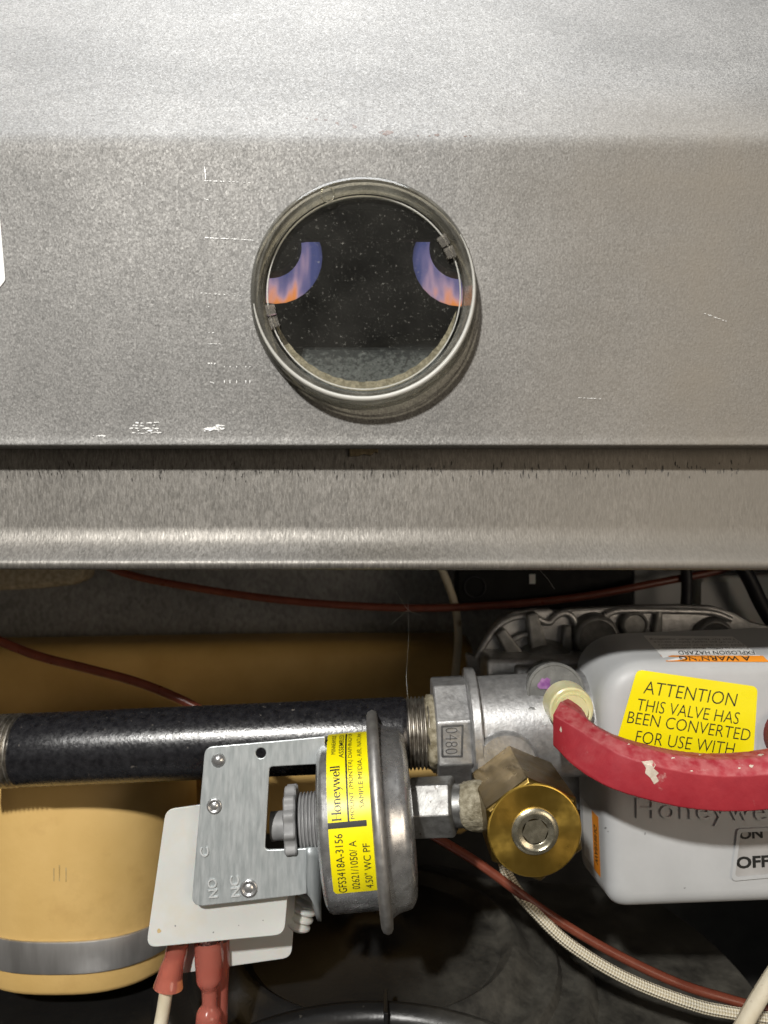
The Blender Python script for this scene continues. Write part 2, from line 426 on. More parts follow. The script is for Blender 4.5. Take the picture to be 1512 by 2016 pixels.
def add_top_dust(m, col, amount):
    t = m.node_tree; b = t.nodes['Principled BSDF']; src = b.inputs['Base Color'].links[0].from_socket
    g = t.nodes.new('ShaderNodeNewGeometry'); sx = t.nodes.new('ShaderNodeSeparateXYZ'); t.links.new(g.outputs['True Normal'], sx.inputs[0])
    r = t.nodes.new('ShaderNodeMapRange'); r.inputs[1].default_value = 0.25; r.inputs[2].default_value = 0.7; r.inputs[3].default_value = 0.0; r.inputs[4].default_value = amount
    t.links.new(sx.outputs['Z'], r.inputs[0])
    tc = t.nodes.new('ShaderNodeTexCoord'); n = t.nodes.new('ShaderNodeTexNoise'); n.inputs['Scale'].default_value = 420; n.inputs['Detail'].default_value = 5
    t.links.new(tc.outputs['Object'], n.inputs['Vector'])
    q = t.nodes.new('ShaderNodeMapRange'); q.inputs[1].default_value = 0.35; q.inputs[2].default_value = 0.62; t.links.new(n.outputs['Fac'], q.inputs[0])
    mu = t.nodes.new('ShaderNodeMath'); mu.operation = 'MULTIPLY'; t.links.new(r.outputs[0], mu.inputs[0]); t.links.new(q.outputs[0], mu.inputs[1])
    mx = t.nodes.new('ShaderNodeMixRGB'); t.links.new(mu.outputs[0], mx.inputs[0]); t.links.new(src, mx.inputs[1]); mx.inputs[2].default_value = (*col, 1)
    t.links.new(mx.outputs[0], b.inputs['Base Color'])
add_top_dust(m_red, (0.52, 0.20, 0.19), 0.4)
m_scuff = worn('peeled_rubber', (0.46, 0.38, 0.30), (0.62, 0.54, 0.45), scale=600, rough=(0.7, 0.9), bump=0.8)
m_brown_wire = worn('brown_insulation', (0.135, 0.032, 0.018), (0.185, 0.05, 0.028), scale=200, rough=(0.26, 0.4), bump=0.05)
m_cream_wire = worn('cream_insulation', (0.62, 0.55, 0.40), (0.72, 0.66, 0.52), scale=150, rough=(0.4, 0.55), bump=0.1, dirt=(0.30, 0.20, 0.09), dirt_scale=150, dirt_stops=(0.60, 0.72))
m_black_wire = worn('black_insulation', (0.008, 0.008, 0.012), (0.016, 0.016, 0.022), rough=(0.4, 0.6))
m_black_box = worn('black_plastic', (0.004, 0.004, 0.004), (0.008, 0.008, 0.008), rough=(0.5, 0.7), bump=0.1, Specular_IOR_Level=0.2)
def hub_material():
    s = NT('dusty_black_plastic')
    sp = s.n('SeparateXYZ'); s.l(s.tc.outputs['Object'], sp.inputs[0])
    mr = s.n('MapRange'); mr.inputs[1].default_value = 0.004; mr.inputs[2].default_value = 0.042; mr.inputs[3].default_value = 0.06; s.l(sp.outputs['X'], mr.inputs[0])
    d = s.ramp(s.noise(70, 8, 0.75), [(0.28, 0.05), (0.78, 1.0)])
    f = s.math('MULTIPLY', d, mr.outputs[0])
    speck = s.ramp(s.noise(620, 3, 0.6), [(0.68, 0.0), (0.75, 0.35)])
    f = s.math('MAXIMUM', f, speck)
    s.set(Base_Color=s.mix(f, (0.007, 0.007, 0.0075), (0.12, 0.112, 0.092)), Roughness=s.mix(f, 0.30, 0.9))
    s.bump(s.noise(700, 4), 0.25, 0.0003); return s.m
m_hub = hub_material()
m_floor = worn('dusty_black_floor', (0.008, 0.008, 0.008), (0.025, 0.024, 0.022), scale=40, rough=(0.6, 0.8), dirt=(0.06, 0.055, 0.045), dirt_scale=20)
m_purple = worn('purple_dye', (0.16, 0.03, 0.20), (0.34, 0.16, 0.36), scale=500)
m_cream_plug = worn('cream_plastic', (0.62, 0.58, 0.30), (0.74, 0.70, 0.46), scale=120, rough=(0.25, 0.4), bump=0.1, Subsurface_Weight=0.2, Subsurface_Scale=0.002)
m_plug_metal = worn('nickel_plug', (0.40, 0.37, 0.27), (0.60, 0.56, 0.44), scale=400, rough=(0.2, 0.34), metal=0.9, bump=0.25, bscale=600)
m_insul = worn('fibre_insulation', (0.24, 0.21, 0.15), (0.42, 0.37, 0.28), scale=500, rough=(0.8, 0.95), bump=0.8)
m_knob = worn('dark_red_knob', (0.12, 0.01, 0.015), (0.17, 0.02, 0.02), bump=0.05)

def brass(name, aniso, lo, hi):
    s = NT(name)
    c = s.ramp(s.noise(160, 5, 0.6), [(0.35, lo), (0.65, hi)])
    s.set(Base_Color=c, Metallic=0.95, Roughness=s.ramp(s.noise(300, 4), [(0.3, 0.26), (0.7, 0.40)]))
    if aniso:
        s.set(Anisotropic=aniso); tg = s.n('Tangent'); tg.direction_type = 'RADIAL'; tg.axis = 'Y'
        s.l(tg.outputs[0], s.b.inputs['Tangent'])
    s.bump(s.noise(900, 3), 0.12, 0.0001)
    return s.m
m_brass = brass('tarnished_brass', 0, (0.15, 0.098, 0.026), (0.21, 0.14, 0.04))
m_brass_face = brass('turned_brass', 0.75, (0.50, 0.32, 0.058), (0.56, 0.365, 0.075))

def clear_plastic(name, tint, rough, trans=1.0):
    s = NT(name); s.set(Base_Color=tint, Roughness=rough, IOR=1.47); s.b.inputs['Transmission Weight'].default_value = trans
    s.bump(s.noise(500, 3), 0.08, 0.0002); return s.m
def rim_material():
    s = NT('clear_plastic_rim'); s.t.nodes.remove(s.b)
    tr = s.n('BsdfTransparent'); tr.inputs[0].default_value = (0.86, 0.83, 0.74, 1)
    tl = s.n('BsdfTranslucent'); tl.inputs[0].default_value = (0.80, 0.78, 0.70, 1)
    df = s.n('BsdfDiffuse'); df.inputs[0].default_value = (0.70, 0.68, 0.60, 1)
    gl = s.n('BsdfGlossy'); gl.inputs['Roughness'].default_value = 0.10
    fr = s.n('Fresnel'); fr.inputs[0].default_value = 1.5
    a = s.n('MixShader'); a.inputs[0].default_value = 0.45; s.l(tl.outputs[0], a.inputs[1]); s.l(df.outputs[0], a.inputs[2])
    m = s.n('MixShader'); s.l(s.ramp(s.noise(260, 4, 0.6), [(0.35, 0.16), (0.7, 0.34)]), m.inputs[0]); s.l(tr.outputs[0], m.inputs[1]); s.l(a.outputs[0], m.inputs[2])
    q = s.n('MixShader'); s.l(fr.outputs[0], q.inputs[0]); s.l(m.outputs[0], q.inputs[1]); s.l(gl.outputs[0], q.inputs[2])
    s.l(q.outputs[0], s.out.inputs[0]); return s.m
m_rim = rim_material()
m_pale_rim = clear_plastic('pale_rim_plastic', (0.62, 0.61, 0.56), 0.4, 0.35)
m_clip = clear_plastic('smoky_clip_plastic', (0.50, 0.47, 0.42), 0.15, 0.85)
m_pink = clear_plastic('pink_terminal_sleeve', (0.86, 0.30, 0.24), 0.14, 0.62)
m_pink.node_tree.nodes['Principled BSDF'].inputs['Base Color'].default_value = (0.78, 0.23, 0.17, 1)

def lens_material():
    s = NT('dusty_sight_lens'); s.t.nodes.remove(s.b)
    tr = s.n('BsdfTransparent'); tr.inputs[0].default_value = (0.93, 0.95, 0.94, 1)
    gl = s.n('BsdfGlossy'); gl.inputs['Roughness'].default_value = 0.06
    fr = s.n('Fresnel'); fr.inputs[0].default_value = 1.45
    mx = s.n('MixShader'); s.l(fr.outputs[0], mx.inputs[0]); s.l(tr.outputs[0], mx.inputs[1]); s.l(gl.outputs[0], mx.inputs[2])
    df = s.n('BsdfDiffuse'); df.inputs[0].default_value = (0.42, 0.40, 0.36, 1)
    sp = s.ramp(s.noise(1300, 4, 0.7), [(0.62, 0.0), (0.72, 0.40)])
    haze = s.ramp(s.noise(70, 4, 0.6), [(0.35, 0.006), (0.7, 0.028)])
    fac = s.math('MAXIMUM', sp, haze)
    m2 = s.n('MixShader'); s.l(fac, m2.inputs[0]); s.l(mx.outputs[0], m2.inputs[1]); s.l(df.outputs[0], m2.inputs[2])
    s.l(m2.outputs[0], s.out.inputs[0]); return s.m
m_lens = lens_material()
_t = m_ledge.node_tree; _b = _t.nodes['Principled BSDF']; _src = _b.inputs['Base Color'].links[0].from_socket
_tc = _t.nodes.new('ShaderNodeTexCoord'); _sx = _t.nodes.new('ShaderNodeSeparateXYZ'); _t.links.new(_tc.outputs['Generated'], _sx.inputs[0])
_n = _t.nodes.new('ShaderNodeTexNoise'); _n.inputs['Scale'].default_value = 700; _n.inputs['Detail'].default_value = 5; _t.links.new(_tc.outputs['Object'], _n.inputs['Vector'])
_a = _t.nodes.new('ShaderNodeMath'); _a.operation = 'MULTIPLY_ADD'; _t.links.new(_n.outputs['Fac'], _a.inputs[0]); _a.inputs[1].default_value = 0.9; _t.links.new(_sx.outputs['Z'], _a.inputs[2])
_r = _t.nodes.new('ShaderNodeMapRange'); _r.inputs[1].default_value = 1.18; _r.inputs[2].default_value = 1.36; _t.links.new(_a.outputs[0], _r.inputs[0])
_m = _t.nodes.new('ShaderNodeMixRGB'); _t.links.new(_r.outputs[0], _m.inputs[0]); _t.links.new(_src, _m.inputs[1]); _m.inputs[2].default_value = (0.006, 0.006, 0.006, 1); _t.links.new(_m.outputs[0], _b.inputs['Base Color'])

def flame_material():
    s = NT('gas_flame'); s.t.nodes.remove(s.b)
    em = s.n('Emission')
    sx = s.n('SeparateXYZ'); s.l(s.tc.outputs['Generated'], sx.inputs[0])
    wob = s.noise(95, 2, 0.5, (1.7, 1, 0.45))
    h = s.math('ADD', s.math('MULTIPLY', sx.outputs['Z'], 0.62), s.math('MULTIPLY', wob, 1.15))
    c = s.ramp(h, [(0.56, (1.0, 0.33, 0.09)), (0.64, (0.86, 0.38, 0.30)), (0.71, (0.50, 0.33, 0.46)), (0.80, (0.20, 0.17, 0.34)), (0.95, (0.085, 0.095, 0.25))])
    s.l(c, em.inputs[0]); em.inputs[1].default_value = 0.85
    lw = s.n('LayerWeight'); lw.inputs[0].default_value = 0.5
    tr = s.n('BsdfTransparent'); mx = s.n('MixShader'); s.l(s.ramp(lw.outputs['Facing'], [(0.30, 0.0), (0.78, 1.0)]), mx.inputs[0])
    s.l(em.outputs[0], mx.inputs[1]); s.l(tr.outputs[0], mx.inputs[2]); s.l(mx.outputs[0], s.out.inputs[0]); return s.m
m_flame = flame_material()

def braid_material():
    s = NT('braided_glass_sleeve')
    def wv(rot):
        mp = s.n('Mapping'); mp.inputs['Scale'].default_value = (5.0, 0.62, 1); s.l(s.tc.outputs['UV'], mp.inputs[0])
        sp = s.n('SeparateXYZ'); s.l(mp.outputs[0], sp.inputs[0])
        q = s.math('ADD', s.math('MULTIPLY', sp.outputs['X'], rot), sp.outputs['Y'])
        return s.math('SINE', s.math('MULTIPLY', q, 6.2832))
    h = s.math('MULTIPLY', wv(1.0), wv(-1.0))
    c = s.ramp(s.math('ADD', s.math('MULTIPLY', h, 0.5), 0.5), [(0.2, (0.52, 0.45, 0.30)), (0.7, (0.78, 0.73, 0.60))])
    s.set(Base_Color=c, Roughness=0.6); s.bump(h, 0.7, 0.0004); return s.m
m_braid = braid_material()

def add_mod_solid(o, th, off=-1):
    m = o.modifiers.new('sheet', 'SOLIDIFY'); m.thickness = th*MM; m.offset = off
def add_bevel(o, w, seg=2):
    m = o.modifiers.new('edge', 'BEVEL'); m.width = w*MM; m.segments = seg; m.limit_method = 'ANGLE'; m.angle_limit = R(35)

# ------------------------------------------------------------------ the setting: inside of the cabinet
struct(obj('back_wall', box((0, 338, -52), (190, 2, 46)), m_wall))
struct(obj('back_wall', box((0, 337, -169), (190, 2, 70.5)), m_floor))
struct(obj('ceiling', box((0, 264, -5), (190, 71, 1.5)), m_wall))
struct(obj('side_wall', box((-186, 268, -120), (2, 68, 110)), m_wall))
struct(obj('side_wall', box((186, 268, -120), (2, 68, 110)), m_wall))
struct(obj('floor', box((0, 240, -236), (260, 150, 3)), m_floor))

# ------------------------------------------------------------------ burner cover: bent sheet with a sight hole
DP = 181.0
GS = 0.868            # glass size: rim 52 mm across
GX, GZ = P(717, 584, DP).x, P(717, 584, DP).z      # centre of the sight glass
HOLE = 26.6*GS
cover = thing('burner_cover', 'bent galvanized sheet metal burner cover with round sight glass', 'metal cover', (0, DP, 18))
def profile_sheet(prof, xs):
    V = [Vector((x, y, z)) for x in xs for (y, z) in prof]; m = len(prof)
    Fc = [[i*m+j, i*m+j+1, (i+1)*m+j+1, (i+1)*m+j] for i in range(len(xs)-1) for j in range(m-1)]
    return V, Fc
XS = [-190 + 380*i/24 for i in range(25)]
bend_z = P(0, 268, DP).z; sl = R(35); br = 8.0
up = [(DP, 85.0), (DP, bend_z - 3.0)]
for k in range(1, 9):
    a = sl*k/8; up.append((DP + br*(1-math.cos(a)), bend_z - 3.0 + br*math.sin(a)))
y1, z1 = up[-1]
for d in (1, 40, 90, 170): up.append((y1 + d*math.sin(sl), z1 + d*math.cos(sl)))
lo_z = P(0, 862, DP).z
lo = [(DP, 23.0), (DP, lo_z + 0.6), (DP - 0.06, lo_z), (DP - 0.2, lo_z - 0.75), (DP - 0.36, lo_z - 1.3), (DP - 0.34, lo_z - 1.6), (DP - 0.1, lo_z - 1.85), (DP + 0.4, lo_z - 2.0), (DP + 6.4, lo_z - 2.05)]
zl, zh = 23.0, 85.0; HW = 31.0; xl, xr = GX - HW, GX + HW
flatV, flatF = [], []
n = 96
for i in range(n):
    th = 2*math.pi*i/n; c, s2 = math.cos(th), math.sin(th)
    k = 1/max(abs(c)/HW, abs(s2)/((zh-zl)/2))
    flatV.append(Vector((GX + HOLE*c, DP, GZ + HOLE*s2)))
    flatV.append(Vector((GX + c*k, DP, (zl+zh)/2 + s2*k)))
for i in range(n):
    j = (i+1) % n; flatF.append([2*i, 2*i+1, 2*j+1, 2*j])
for xa, xb in ((-190, xl), (xr, 190)):
    b = len(flatV); flatV += [Vector((xa, DP, zl)), Vector((xb, DP, zl)), Vector((xb, DP, zh)), Vector((xa, DP, zh))]; flatF.append([b, b+1, b+2, b+3])
gp = join((flatV, flatF), profile_sheet(up, XS), profile_sheet(lo, XS))
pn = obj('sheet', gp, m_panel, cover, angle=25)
# white paper tag at the left edge
tag_pl = Plane((0, DP - 0.15, 0), (0, -1, 0))
obj('paper_label', tag_pl.plate([[(-140, 380), (-4, 380), (11, 552), (-2, 568), (-140, 575)]], [[0, 4, 1.5, 1.5, 0]], 0.2, 0.05), m_white_label, cover)
# residue of an old label: bright flecks and scratch lines
def fleck(px, py, w, h, pl, a=0):
    c = pl.px2(px, py); k = DP/F; n = 7; pts = []
    for i in range(n):
        t = 2*math.pi*i/n + random.uniform(-.2, .2); rr = random.uniform(.6, 1.1)
        x = w*k/2*rr*math.cos(t); y = h*k/2*rr*math.sin(t)
        pts.append((c.x + x*math.cos(a) - y*math.sin(a), c.y + x*math.sin(a) + y*math.cos(a)))
    zz = random.uniform(0.02, 0.10); V = [pl.to3(x, y, zz) for x, y in pts]; return V, [list(range(n))]
fl = []
def line_flecks(x0, y0, x1, y1, cnt, w, h):
    for i in range(cnt):
        t = (i + random.uniform(-.3, .3))/max(cnt-1, 1)
        fl.append(fleck(x0+(x1-x0)*t, y0+(y1-y0)*t, w*random.uniform(.5, 1.2), h*random.uniform(.6, 1.2), tag_pl))
line_flecks(403, 330, 405, 352, 8, 3, 6); line_flecks(404, 356, 440, 357, 7, 7, 2.5); line_flecks(450, 357, 490, 360, 5, 7, 1.2)
line_flecks(404, 392, 410, 394, 3, 5, 2.5); line_flecks(405, 427, 408, 428, 2, 3, 2)
line_flecks(405, 468, 445, 470, 9, 8, 2.2); line_flecks(450, 470, 500, 473, 9, 8, 1.4)
line_flecks(398, 577, 440, 580, 6, 6, 1.8); line_flecks(450, 581, 490, 583, 4, 5, 1.2); line_flecks(410, 598, 411, 604, 2, 2, 3)
line_flecks(412, 655, 420, 655, 2, 4, 2); line_flecks(411, 677, 432, 677, 5, 6, 1.6)
line_flecks(412, 715, 422, 716, 3, 6, 4); line_flecks(414, 752, 420, 754, 3, 4, 2)
for x in (442, 453, 466, 484, 492): fl.append(fleck(x, 752, 2, 9, tag_pl)); fl.append(fleck(x, 722, 2, 4, tag_pl))
for i in range(34): fl.append(fleck(random.uniform(258, 316), random.choice((832, 838, 843, 848, 852)) + random.uniform(-1, 1), random.uniform(4, 15), random.uniform(1.5, 4.2), tag_pl))
for i in range(30):
    x = random.uniform(402, 440); fl.append(fleck(x, 846 - (x-402)*0.28*random.uniform(0, 1.2) - random.uniform(-3, 2), random.uniform(4, 14), random.uniform(1.5, 5), tag_pl))
for i in range(9): fl.append(fleck(random.uniform(177, 206), 859 + random.uniform(-2, 1), random.uniform(2, 8), random.uniform(1.5, 3.5), tag_pl))
line_flecks(1390, 618, 1428, 632, 8, 8, 1.2); line_flecks(1140, 783, 1180, 785, 6, 8, 1.2)
o = obj('label_residue', join(*fl), m_residue, cover); o['kind'] = 'stuff'
# rust specks along the bend
psurf = Surf(gp); rs = []
for x, y, w in ((604, 233, 6), (622, 235, 9), (641, 236, 8), (664, 242, 9), (667, 246, 5), (695, 246, 7), (698, 250, 11), (753, 258, 6), (762, 262, 20), (771, 260, 9), (823, 267, 5), (860, 266, 11), (846, 267, 5), (917, 268, 8), (926, 267, 6), (748, 260, 6)):
    pts = [Vector((x + w*0.5*random.uniform(.5, 1.2)*math.cos(a), y + w*0.3*random.uniform(.5, 1.2)*math.sin(a))) for a in [2*math.pi*q/9 for q in range(9)]]
    rs.append(patch(pts, psurf, 0.05, 2))
o = obj('rust_speck', join(*rs), m_rust, cover); o['kind'] = 'stuff'
# brown foam gasket end peeking out under the cover
ft = Plane((0, DP + 7.6, 0), (0, -1, 0))
obj('foam_tab', ft.plate([[(688, 868), (745, 868), (744, 893), (738, 890), (730, 897), (716, 894), (706, 898), (688, 899)]], [0.1], 1.6, 0.2), m_foam, cover)
# sight glass
sg_o = (GX, DP, GZ); AX = (0, -1, 0)
glass = obj('sight_glass', lathe(sg_o, AX, [(a*GS*0.98, b*GS) for a, b in ((0.0, 26.9), (0.0, 30.2), (0.7, 30.7), (1.6, 30.45), (3.2, 30.3), (3.5, 29.9), (5.6, 29.8), (6.8, 29.6), (7.6, 29.1), (7.9, 28.5), (7.4, 28.0), (7.5, 27.5), (6.7, 26.9), (4.2, 26.6), (3.0, 26.45), (0.0, 26.9))], 120, cap=(False, False)), m_rim, cover, angle=50)
obj('lens', lathe(sg_o, AX, [(2.2*GS, 26.35*GS), (3.6*GS, 26.35*GS)], 96), m_lens, glass, angle=40)
obj('lens_edge', lathe(sg_o, AX, [(a*GS, b*GS) for a, b in ((3.4, 25.55), (3.4, 25.85), (3.9, 25.85), (3.9, 25.55), (3.4, 25.55))], 96, cap=(False, False)), m_pale_rim, glass, angle=40)
for ang, span in ((8, 10), (201, 11)):
    for d in (0, 1):
        obj('retaining_clip', lathe((GX, DP, GZ), AX, [(GS*(a - d*0.5), GS*b) for a, b in ((4.2, 23.9), (4.2, 26.4), (5.2, 26.4), (5.2, 23.9), (4.2, 23.9))], 8, a0=0, a1=span*(0.62), phase=R(90) + R(ang + d*span*0.75) - R(0), cap=(False, False)), m_clip, glass)
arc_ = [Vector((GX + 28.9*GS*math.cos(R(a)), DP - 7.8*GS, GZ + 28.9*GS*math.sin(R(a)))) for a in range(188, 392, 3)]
g, _ = tube(arc_, 1, 10, lambda t: 0.12 + 0.50*math.sin(math.pi*min(1, t*1.02))**0.8); obj('rim_light_arc', g, m_pale_rim, glass, smooth=True)  # added pale arc: light caught along the lower rim, put into the shape
bub = P(645, 383, DP - 5.0)
pts = [bub + Vector((1.5*math.cos(a), 0, 1.7*math.sin(a))) for a in [2*math.pi*i/24 for i in range(25)]]
g, _ = tube(pts, 0.17, 8); obj('moulding_ring', g, m_rim, glass, smooth=True)
# crescent of dust lying in the lower part of the glass
dv, df = [], []
for i in range(61):
    a = R(192 + (352-192)*i/60); t = math.sin(math.pi*i/60)
    wo = 25.4*GS; wi = (25.35 - 2.5*t**0.6 * (1 + 0.05*math.sin(i*1.7)))*GS
    for rr in (wo, wi):
        for y in (DP + 1.0, DP + 1.3): dv.append(Vector((GX + rr*math.cos(a), y, GZ + rr*math.sin(a))))
for i in range(60):
    b = 4*i
    df += [[b, b+2, b+6, b+4], [b+1, b+5, b+7, b+3], [b+2, b+3, b+7, b+6], [b, b+4, b+5, b+1]]
obj('dust_crescent', (dv, df), m_dust, glass)

# ------------------------------------------------------------------ burner chamber behind the glass
ch = thing('burner_box', 'dark sooty burner chamber seen through the round sight glass', 'burner box', (GX, 222, 20))
DB = 222.0
bp = Plane((0, DB, 0), (0, -1, 0))
obj('rear_plate', bp.plate([[(380, 460), (1080, 460), (1080, 850), (380, 850)]], [0], 1.0, 0.1, circles=(((543, 507), 92*DB/F), ((906, 510), 94*DB/F))), m_black_int, ch)
obj('chamber_wall', join(box((GX, 217, 82), (60, 34, 1)), box((GX, 217, 21.5), (60, 34, 1)), box((GX-59, 217, 52), (1, 34, 29)), box((GX+59, 217, 52), (1, 34, 29)), box((GX, 252, 52), (60, 1, 31))), m_black_int, ch)
obj('baffle', box((GX, 207, P(0, 474, 207).z + 4), (55, 1.0, 4)), m_black_int, ch)
lg = [Vector((GX + sx*50, y, z)) for sx in (-1, 1) for y, z in ((200, P(0, 684, 200).z), (199.4, P(0, 690, 200).z), (192, P(0, 690, 200).z - 16))]
obj('ledge', (lg, [[0, 3, 4, 1], [1, 4, 5, 2]]), m_ledge, ch)
add_mod_solid(bpy.data.objects['ledge'], 1.0)
for (cx, cy), lab in (((533, 487), 'left'), ((906, 489), 'right')):
    c = P(cx, cy, 214)
    t = obj('burner_tube', lathe(c, (0, 1, 0), [(-6, 7.9), (-5.4, 8.5), (0, 8.6), (0.5, 8.1), (0.5, 5.5), (-4, 5.2)], 40), m_black_int, ch, angle=40)
for (cx, cy, rr), lab in (((543, 507, 92), 'blue and orange gas flame behind the burner tube at the left of the sight glass'), ((906, 510, 94), 'violet gas flame with orange tip at the right of the sight glass')):
    c = P(cx, cy, DB); r0 = rr*DB/F + 1.0
    prof = [(1.5, r0*1.02), (5, r0*0.97), (7.5, r0*0.88), (9.5, r0*0.70), (11, r0*0.45), (12, 0.6)]
    tag(obj('gas_flame', lathe(c, (0, 1, 0), prof, 48, cap=(False, True)), m_flame, smooth=True), lab, 'flame', 'gas flames seen through the sight glass')

# ------------------------------------------------------------------ lower rail under the cover
RY0 = 189.0
z_f = P(0, 1046, RY0).z
prof = [(RY0 + a, z_f + b) if b < 40 else (RY0 + a, 22) for a, b in ((0, 40), (0, 1.3), (-0.12, 0.3), (-0.35, -0.7), (-0.8, -2.0), (-1.5, -3.3), (-2.5, -4.6), (-3.7, -5.8), (-4.5, -6.5), (-4.75, -6.8), (-4.95, -7.15), (-5.0, -7.8), (-4.85, -8.4), (-4.4, -8.9), (-3.6, -9.1), (1, -9.2), (1.6, -7.7))]
dz = P(0, 1121, 187).z - (z_f - 9.1)
prof = [(y, z) if i < 2 else (y, z + dz*min(1, (z_f + 1.3 - z)/8.5)) for i, (y, z) in enumerate(prof)]
rail = thing('cabinet_rail', 'grey galvanized rail with flared rolled lower edge below the cover', 'metal rail', (0, 188, z_f - 9.2 + dz))
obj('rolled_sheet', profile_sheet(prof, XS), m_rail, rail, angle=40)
# dark vertical corrosion marks along the shade line of the cover
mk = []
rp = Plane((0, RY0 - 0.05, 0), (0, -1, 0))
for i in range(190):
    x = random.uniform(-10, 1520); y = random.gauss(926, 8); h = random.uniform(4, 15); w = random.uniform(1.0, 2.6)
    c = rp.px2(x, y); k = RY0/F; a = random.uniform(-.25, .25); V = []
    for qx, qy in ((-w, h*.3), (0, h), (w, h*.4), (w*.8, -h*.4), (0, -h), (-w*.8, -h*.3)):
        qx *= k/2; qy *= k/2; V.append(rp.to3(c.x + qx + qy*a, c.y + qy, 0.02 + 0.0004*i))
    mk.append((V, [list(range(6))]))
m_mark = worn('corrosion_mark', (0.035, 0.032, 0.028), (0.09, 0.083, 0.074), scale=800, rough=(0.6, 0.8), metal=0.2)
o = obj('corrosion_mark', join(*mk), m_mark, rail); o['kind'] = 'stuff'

# ------------------------------------------------------------------ tan duct at the back and tan coupling with band clamp
duct = thing('rubber_duct', 'wide tan duct running along the back of the compartment', 'duct', (-60, 312, -115))
def rr_outline(x0, x1, z0, z1, r, n=6): return round_poly([(x0, z0), (x1, z0), (x1, z1), (x0, z1)], r, n)
def loft(ols, cap0=True, cap1=True):
    V, Fc = [], []; n = len(ols[0])
    for o_ in ols: V += o_
    for j in range(len(ols)-1):
        for i in range(n): Fc.append([j*n+i, j*n+(i+1) % n, (j+1)*n+(i+1) % n, (j+1)*n+i])
    if cap0: Fc.append(list(range(n-1, -1, -1)))
    if cap1: Fc.append(list(range((len(ols)-1)*n, len(ols)*n)))
    return V, Fc
def yz_loft(rows):       # rows along X of rounded rectangles in the YZ plane
    return loft([[Vector((x, p.x, p.y)) for p in rr_outline(y0, y1_, z0, z1_, r)] for x, y0, y1_, z0, z1_, r in rows])
zt = P(0, 1268, 296).z; zb = P(0, 1655, 296).z
obj('duct_body', yz_loft([(-175, 297, 330, zb, zt - 2, 9), (-60, 296, 330, zb, zt, 9), (30, 296, 330, zb, zt + 0.5, 9), (34, 297, 330, zb + 2, zt - 1, 9), (35, 300, 328, zb + 5, zt - 4, 8)]), m_tan_back, duct, angle=60)

CX, CY, RX, RY = -104.0, 275.6, 34.5, 34.0
def sup(rx, ry, z, n=64, e=2.6, cx=CX, cy=CY):
    out = []
    for i in range(n):
        a = 2*math.pi*i/n; c, s2 = math.cos(a), math.sin(a)
        out.append(Vector((cx + rx*math.copysign(abs(c)**(2/e), c), cy + ry*math.copysign(abs(s2)**(2/e), s2), z)))
    return out
zbot = P(0, 1964, CY - RY).z
cpl = thing('rubber_coupling', 'tan rubber coupling with a steel band clamp under the black pipe', 'rubber coupling', (CX, CY, zbot))
ring = []
for z, k in ((zbot, 0.965), (zbot + 0.7, 0.99), (zbot + 1.8, 1.0), (zbot + 9.5, 1.0), (zbot + 16.2, 0.995), (zbot + 24, 1.01), (zbot + 38, 1.015), (zbot + 52, 1.005), (zbot + 60, 0.99), (zbot + 66, 0.95), (zbot + 70, 0.86), (zbot + 73, 0.70), (zbot + 75, 0.45), (zbot + 75.6, 0.2)):
    ring.append(sup(RX*k, RY*k, z))
cgeo = loft(ring); obj('coupling_body', cgeo, m_tan, cpl, angle=60)
csurf = Surf(cgeo)
for x, y, h in ((106, 1722, 26), (117, 1719, 32), (130, 1722, 28)):
    obj('moulded_mark', patch([Vector((x-1.3, y-h/2)), Vector((x+1.3, y-h/2)), Vector((x+1.0, y+h/2)), Vector((x-1.0, y+h/2))], csurf, 0.08, 2), m_stain, cpl)
z0, z1_ = zbot + 7.6, zbot + 17.6
obj('band_clamp', loft([sup(RX+0.1, RY+0.1, z0), sup(RX+0.75, RY+0.75, z0), sup(RX+0.9, RY+0.9, z0 + 0.4), sup(RX+0.9, RY+0.9, z1_ - 0.4), sup(RX+0.75, RY+0.75, z1_), sup(RX+0.1, RY+0.1, z1_)], False, False), m_clamp, cpl, angle=40)

# ------------------------------------------------------------------ gas pipe
pa, pb = P(-60, 1481, 230), P(856, 1441, 230)
pd = (pb - pa).normalized(); plen = (pb - pa).length
pipe = thing('gas_pipe', 'black iron gas pipe with bare threaded ends entering the valve', 'gas pipe', pa)
kx = 230/F
t0, t1 = (102)*kx, (862)*kx
obj('pipe_body', lathe(pa, pd, [(t0 - 0.2, 10.0), (t0 + 0.6, 10.4)] + [(t0 + 1.5 + i*(t1 - t0 - 3)/8, 10.66) for i in range(9)] + [(t1 - 0.6, 10.5), (t1 + 0.2, 10.0)], 64), m_pipe, pipe, angle=40)
def threads(o, ax, a, b, pitch, r0, r1, taper=0.0):
    pr = []; t = a
    while t < b:
        r_ = taper*(t-a)
        pr += [(t, r0 - r_), (t + pitch*0.35, r1 - r_), (t + pitch*0.6, r1 - r_), (t + pitch*0.95, r0 - r_)]; t += pitch
    return lathe(o, ax, pr, 56)
obj('threaded_end', threads(pa, pd, 0, t0 - 0.1, 1.45, 10.0, 10.75), m_thread, pipe, angle=25)
obj('threaded_end', threads(pa, pd, t1 + 0.1, plen - 2.0, 1.15, 9.75, 10.6), m_thread, pipe, angle=25)
rj = random.Random(3)
jt = [rj.uniform(0.92, 1.06) for _ in range(200)]
